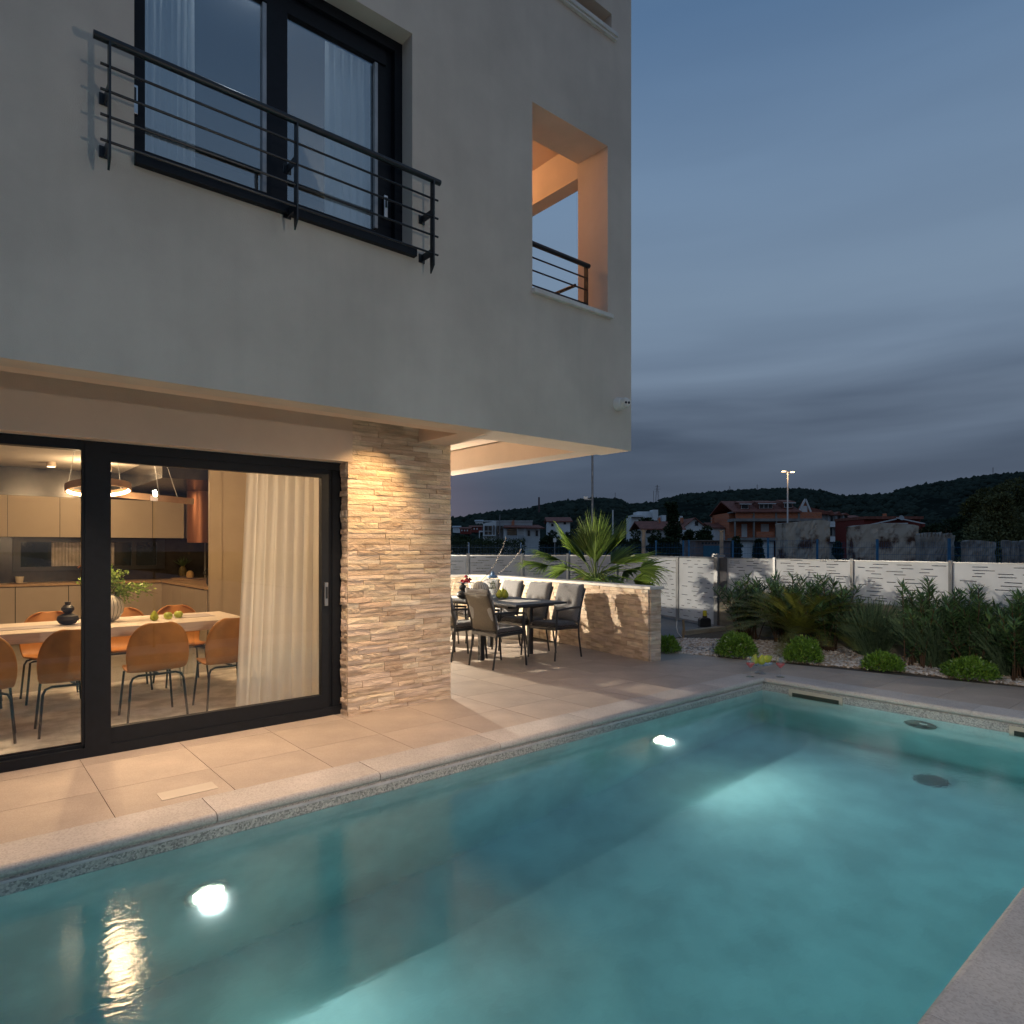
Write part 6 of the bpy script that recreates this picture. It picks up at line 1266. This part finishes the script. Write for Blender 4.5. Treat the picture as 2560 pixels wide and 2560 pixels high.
for k, (px, d, yt, w, lb) in enumerate(((1585, 60, 1320, 50, 'dark bush-like tree below the long grey house, left one'), (1640, 60, 1322, 52, 'dark bush-like tree below the long grey house, middle one'), (1678, 60, 1330, 44, 'dark bush-like tree below the long grey house, right one'), (1722, 62, 1312, 34, 'small leafy tree in front of the attic-window house'), (1760, 58, 1300, 52, 'dark tree between the two gabled houses'), (1838, 66, 1328, 34, 'dark low tree left of the brick house'),
        (1375, 70, 1318, 60, 'dark tree right of the white house'), (1420, 64, 1330, 60, 'dark low tree behind the palm, left side'), (1545, 66, 1332, 60, 'dark low tree behind the palm, right side'), (1160, 75, 1330, 60, 'dark low tree at the far left behind the hedge'), (1215, 66, 1345, 60, 'dark low tree in front of the white house'), (2095, 90, 1350, 24, 'small dark tree in front of the terraced block'), (1896, 88, 1349, 18, 'slim dark cypress in front of the brick house'), (1795, 130, 1290, 60, 'dark tree behind the low white house'), (1735, 140, 1280, 70, 'dark tree on the slope above the gabled houses'), (1480, 110, 1300, 90, 'dark tree mass behind the palm crown'), (2150, 46, 1330, 40, 'sparse bush growing on the wide concrete slab'))):
    tree(lb, px, d, yt, w, 'cone' if px == 1896 else 'round', 3600, 40+k, None, .05)
# clipped dark hedge on the left
hg, o = T_('hedge', 'long dark hedge behind the boundary fence on the left', 'hedge', 1200, 34); q = Q(o, 34); n = 16000; g_ = np.random.default_rng(9)
x0, x1 = q.x(1060), q.x(1312); C = np.stack([g_.uniform(x0, x1, n), g_.uniform(-.6, 1.0, n), g_.uniform(0, 1, n)**.7*(2.02+.10*np.sin(g_.uniform(0, 6, n)))], 1); C[:, 2] += .05*np.sin(C[:, 0]*3); V, Fq = diamonds(C, g_.normal(size=(n, 3)), g_.normal(size=(n, 3)), g_.uniform(.06, .14, n), g_.uniform(.04, .07, n)); npmesh('foliage', V, Fq, lf_far, hg)
# hills --------------------------------------------------------------
RG = [(-1500, 1340), (0, 1325), (900, 1306), (1130, 1300), (1196, 1289), (1262, 1280), (1334, 1274), (1355, 1264), (1400, 1258), (1445, 1252), (1490, 1249), (1542, 1251), (1569, 1258), (1651, 1253), (1704, 1240), (1773, 1235), (1848, 1228), (1960, 1225), (2020, 1227), (2062, 1232), (2112, 1237), (2205, 1233), (2278, 1222), (2351, 1209), (2404, 1201), (2483, 1190), (2560, 1184), (2800, 1165), (3400, 1150), (5200, 1200)]
rx = np.array([a for a, b in RG]); ry = np.array([b for a, b in RG])
cols = np.linspace(-1500, 5200, 260); ds_ = np.array([150, 190, 240, 300, 360, 420, 480, 540, 600, 640, 760]); hz_ = CH-(np.interp(cols, rx, ry)+3.5-HZ)/F*600
prof_ = np.array([0, .05, .14, .28, .44, .60, .75, .89, 1.0, .98, .5]); V = []; und = lambda c, d: 1.8*math.sin(c*.011+d*.02)+1.2*math.sin(c*.031+d*.013)
for j, d in enumerate(ds_):
    for i, c in enumerate(cols): la = (c-1280)/F*d; h_ = hz_[i]*prof_[j]+(und(c, d)*min(1, prof_[j]*3)*(1-(j == 8)) if j < 9 else 0); w = B2W(la, d, h_-.6); V.append(tuple(w))
nc = len(cols); Fq = [(j*nc+i, j*nc+i+1, (j+1)*nc+i+1, (j+1)*nc+i) for j in range(len(ds_)-1) for i in range(nc-1)]
hl = npmesh('hill', np.array(V), np.array(Fq), M('hill_ground', (.020, .027, .023), .95, var=.25, vs=.03, spec=0), None, True); hl['kind'] = 'structure'
def hill_z(c, d): j = np.clip(np.searchsorted(ds_, d)-1, 0, len(ds_)-2); f_ = (d-ds_[j])/(ds_[j+1]-ds_[j]); p_ = prof_[j]*(1-f_)+prof_[j+1]*f_; return np.interp(c, cols, hz_)*p_-.6
n = 9500; cc = rng.uniform(900, 2900, n); dd = np.concatenate([170+426*rng.uniform(0, 1, n-2000)**.75, rng.uniform(585, 606, 2000)]); bald = ((cc > 1560) & (cc < 1655)) | ((cc > 2068) & (cc < 2240)); keep = ~(bald & (dd > 520)); cc = cc[keep]; dd = dd[keep]; n = len(cc)
r3 = rng.uniform(1.3, 3.0, n)*np.clip(dd/420, .5, 1.15); zc = hill_z(cc, dd)+r3*.35; la = (cc-1280)/F*dd
VV = IV[None]*(1+.28*rng.normal(size=(n, len(IV), 1)))*r3[:, None, None]*np.array([1, 1, .8]); VX = VV[:, :, 0]+(FW[0]*dd+RT[0]*la)[:, None]; VY = VV[:, :, 1]+(FW[1]*dd+RT[1]*la)[:, None]; VZ = VV[:, :, 2]+zc[:, None]
PV = np.stack([VX, VY, VZ], 2).reshape(-1, 3); PF = (IF[None]+len(IV)*np.arange(n)[:, None, None]).reshape(-1, 3); fo = npmesh('forest', PV, PF, leaf_mat('forest_green', (.024, .034, .029), (.042, .057, .046), .95, 0, 0), None, True); fo['kind'] = 'stuff'
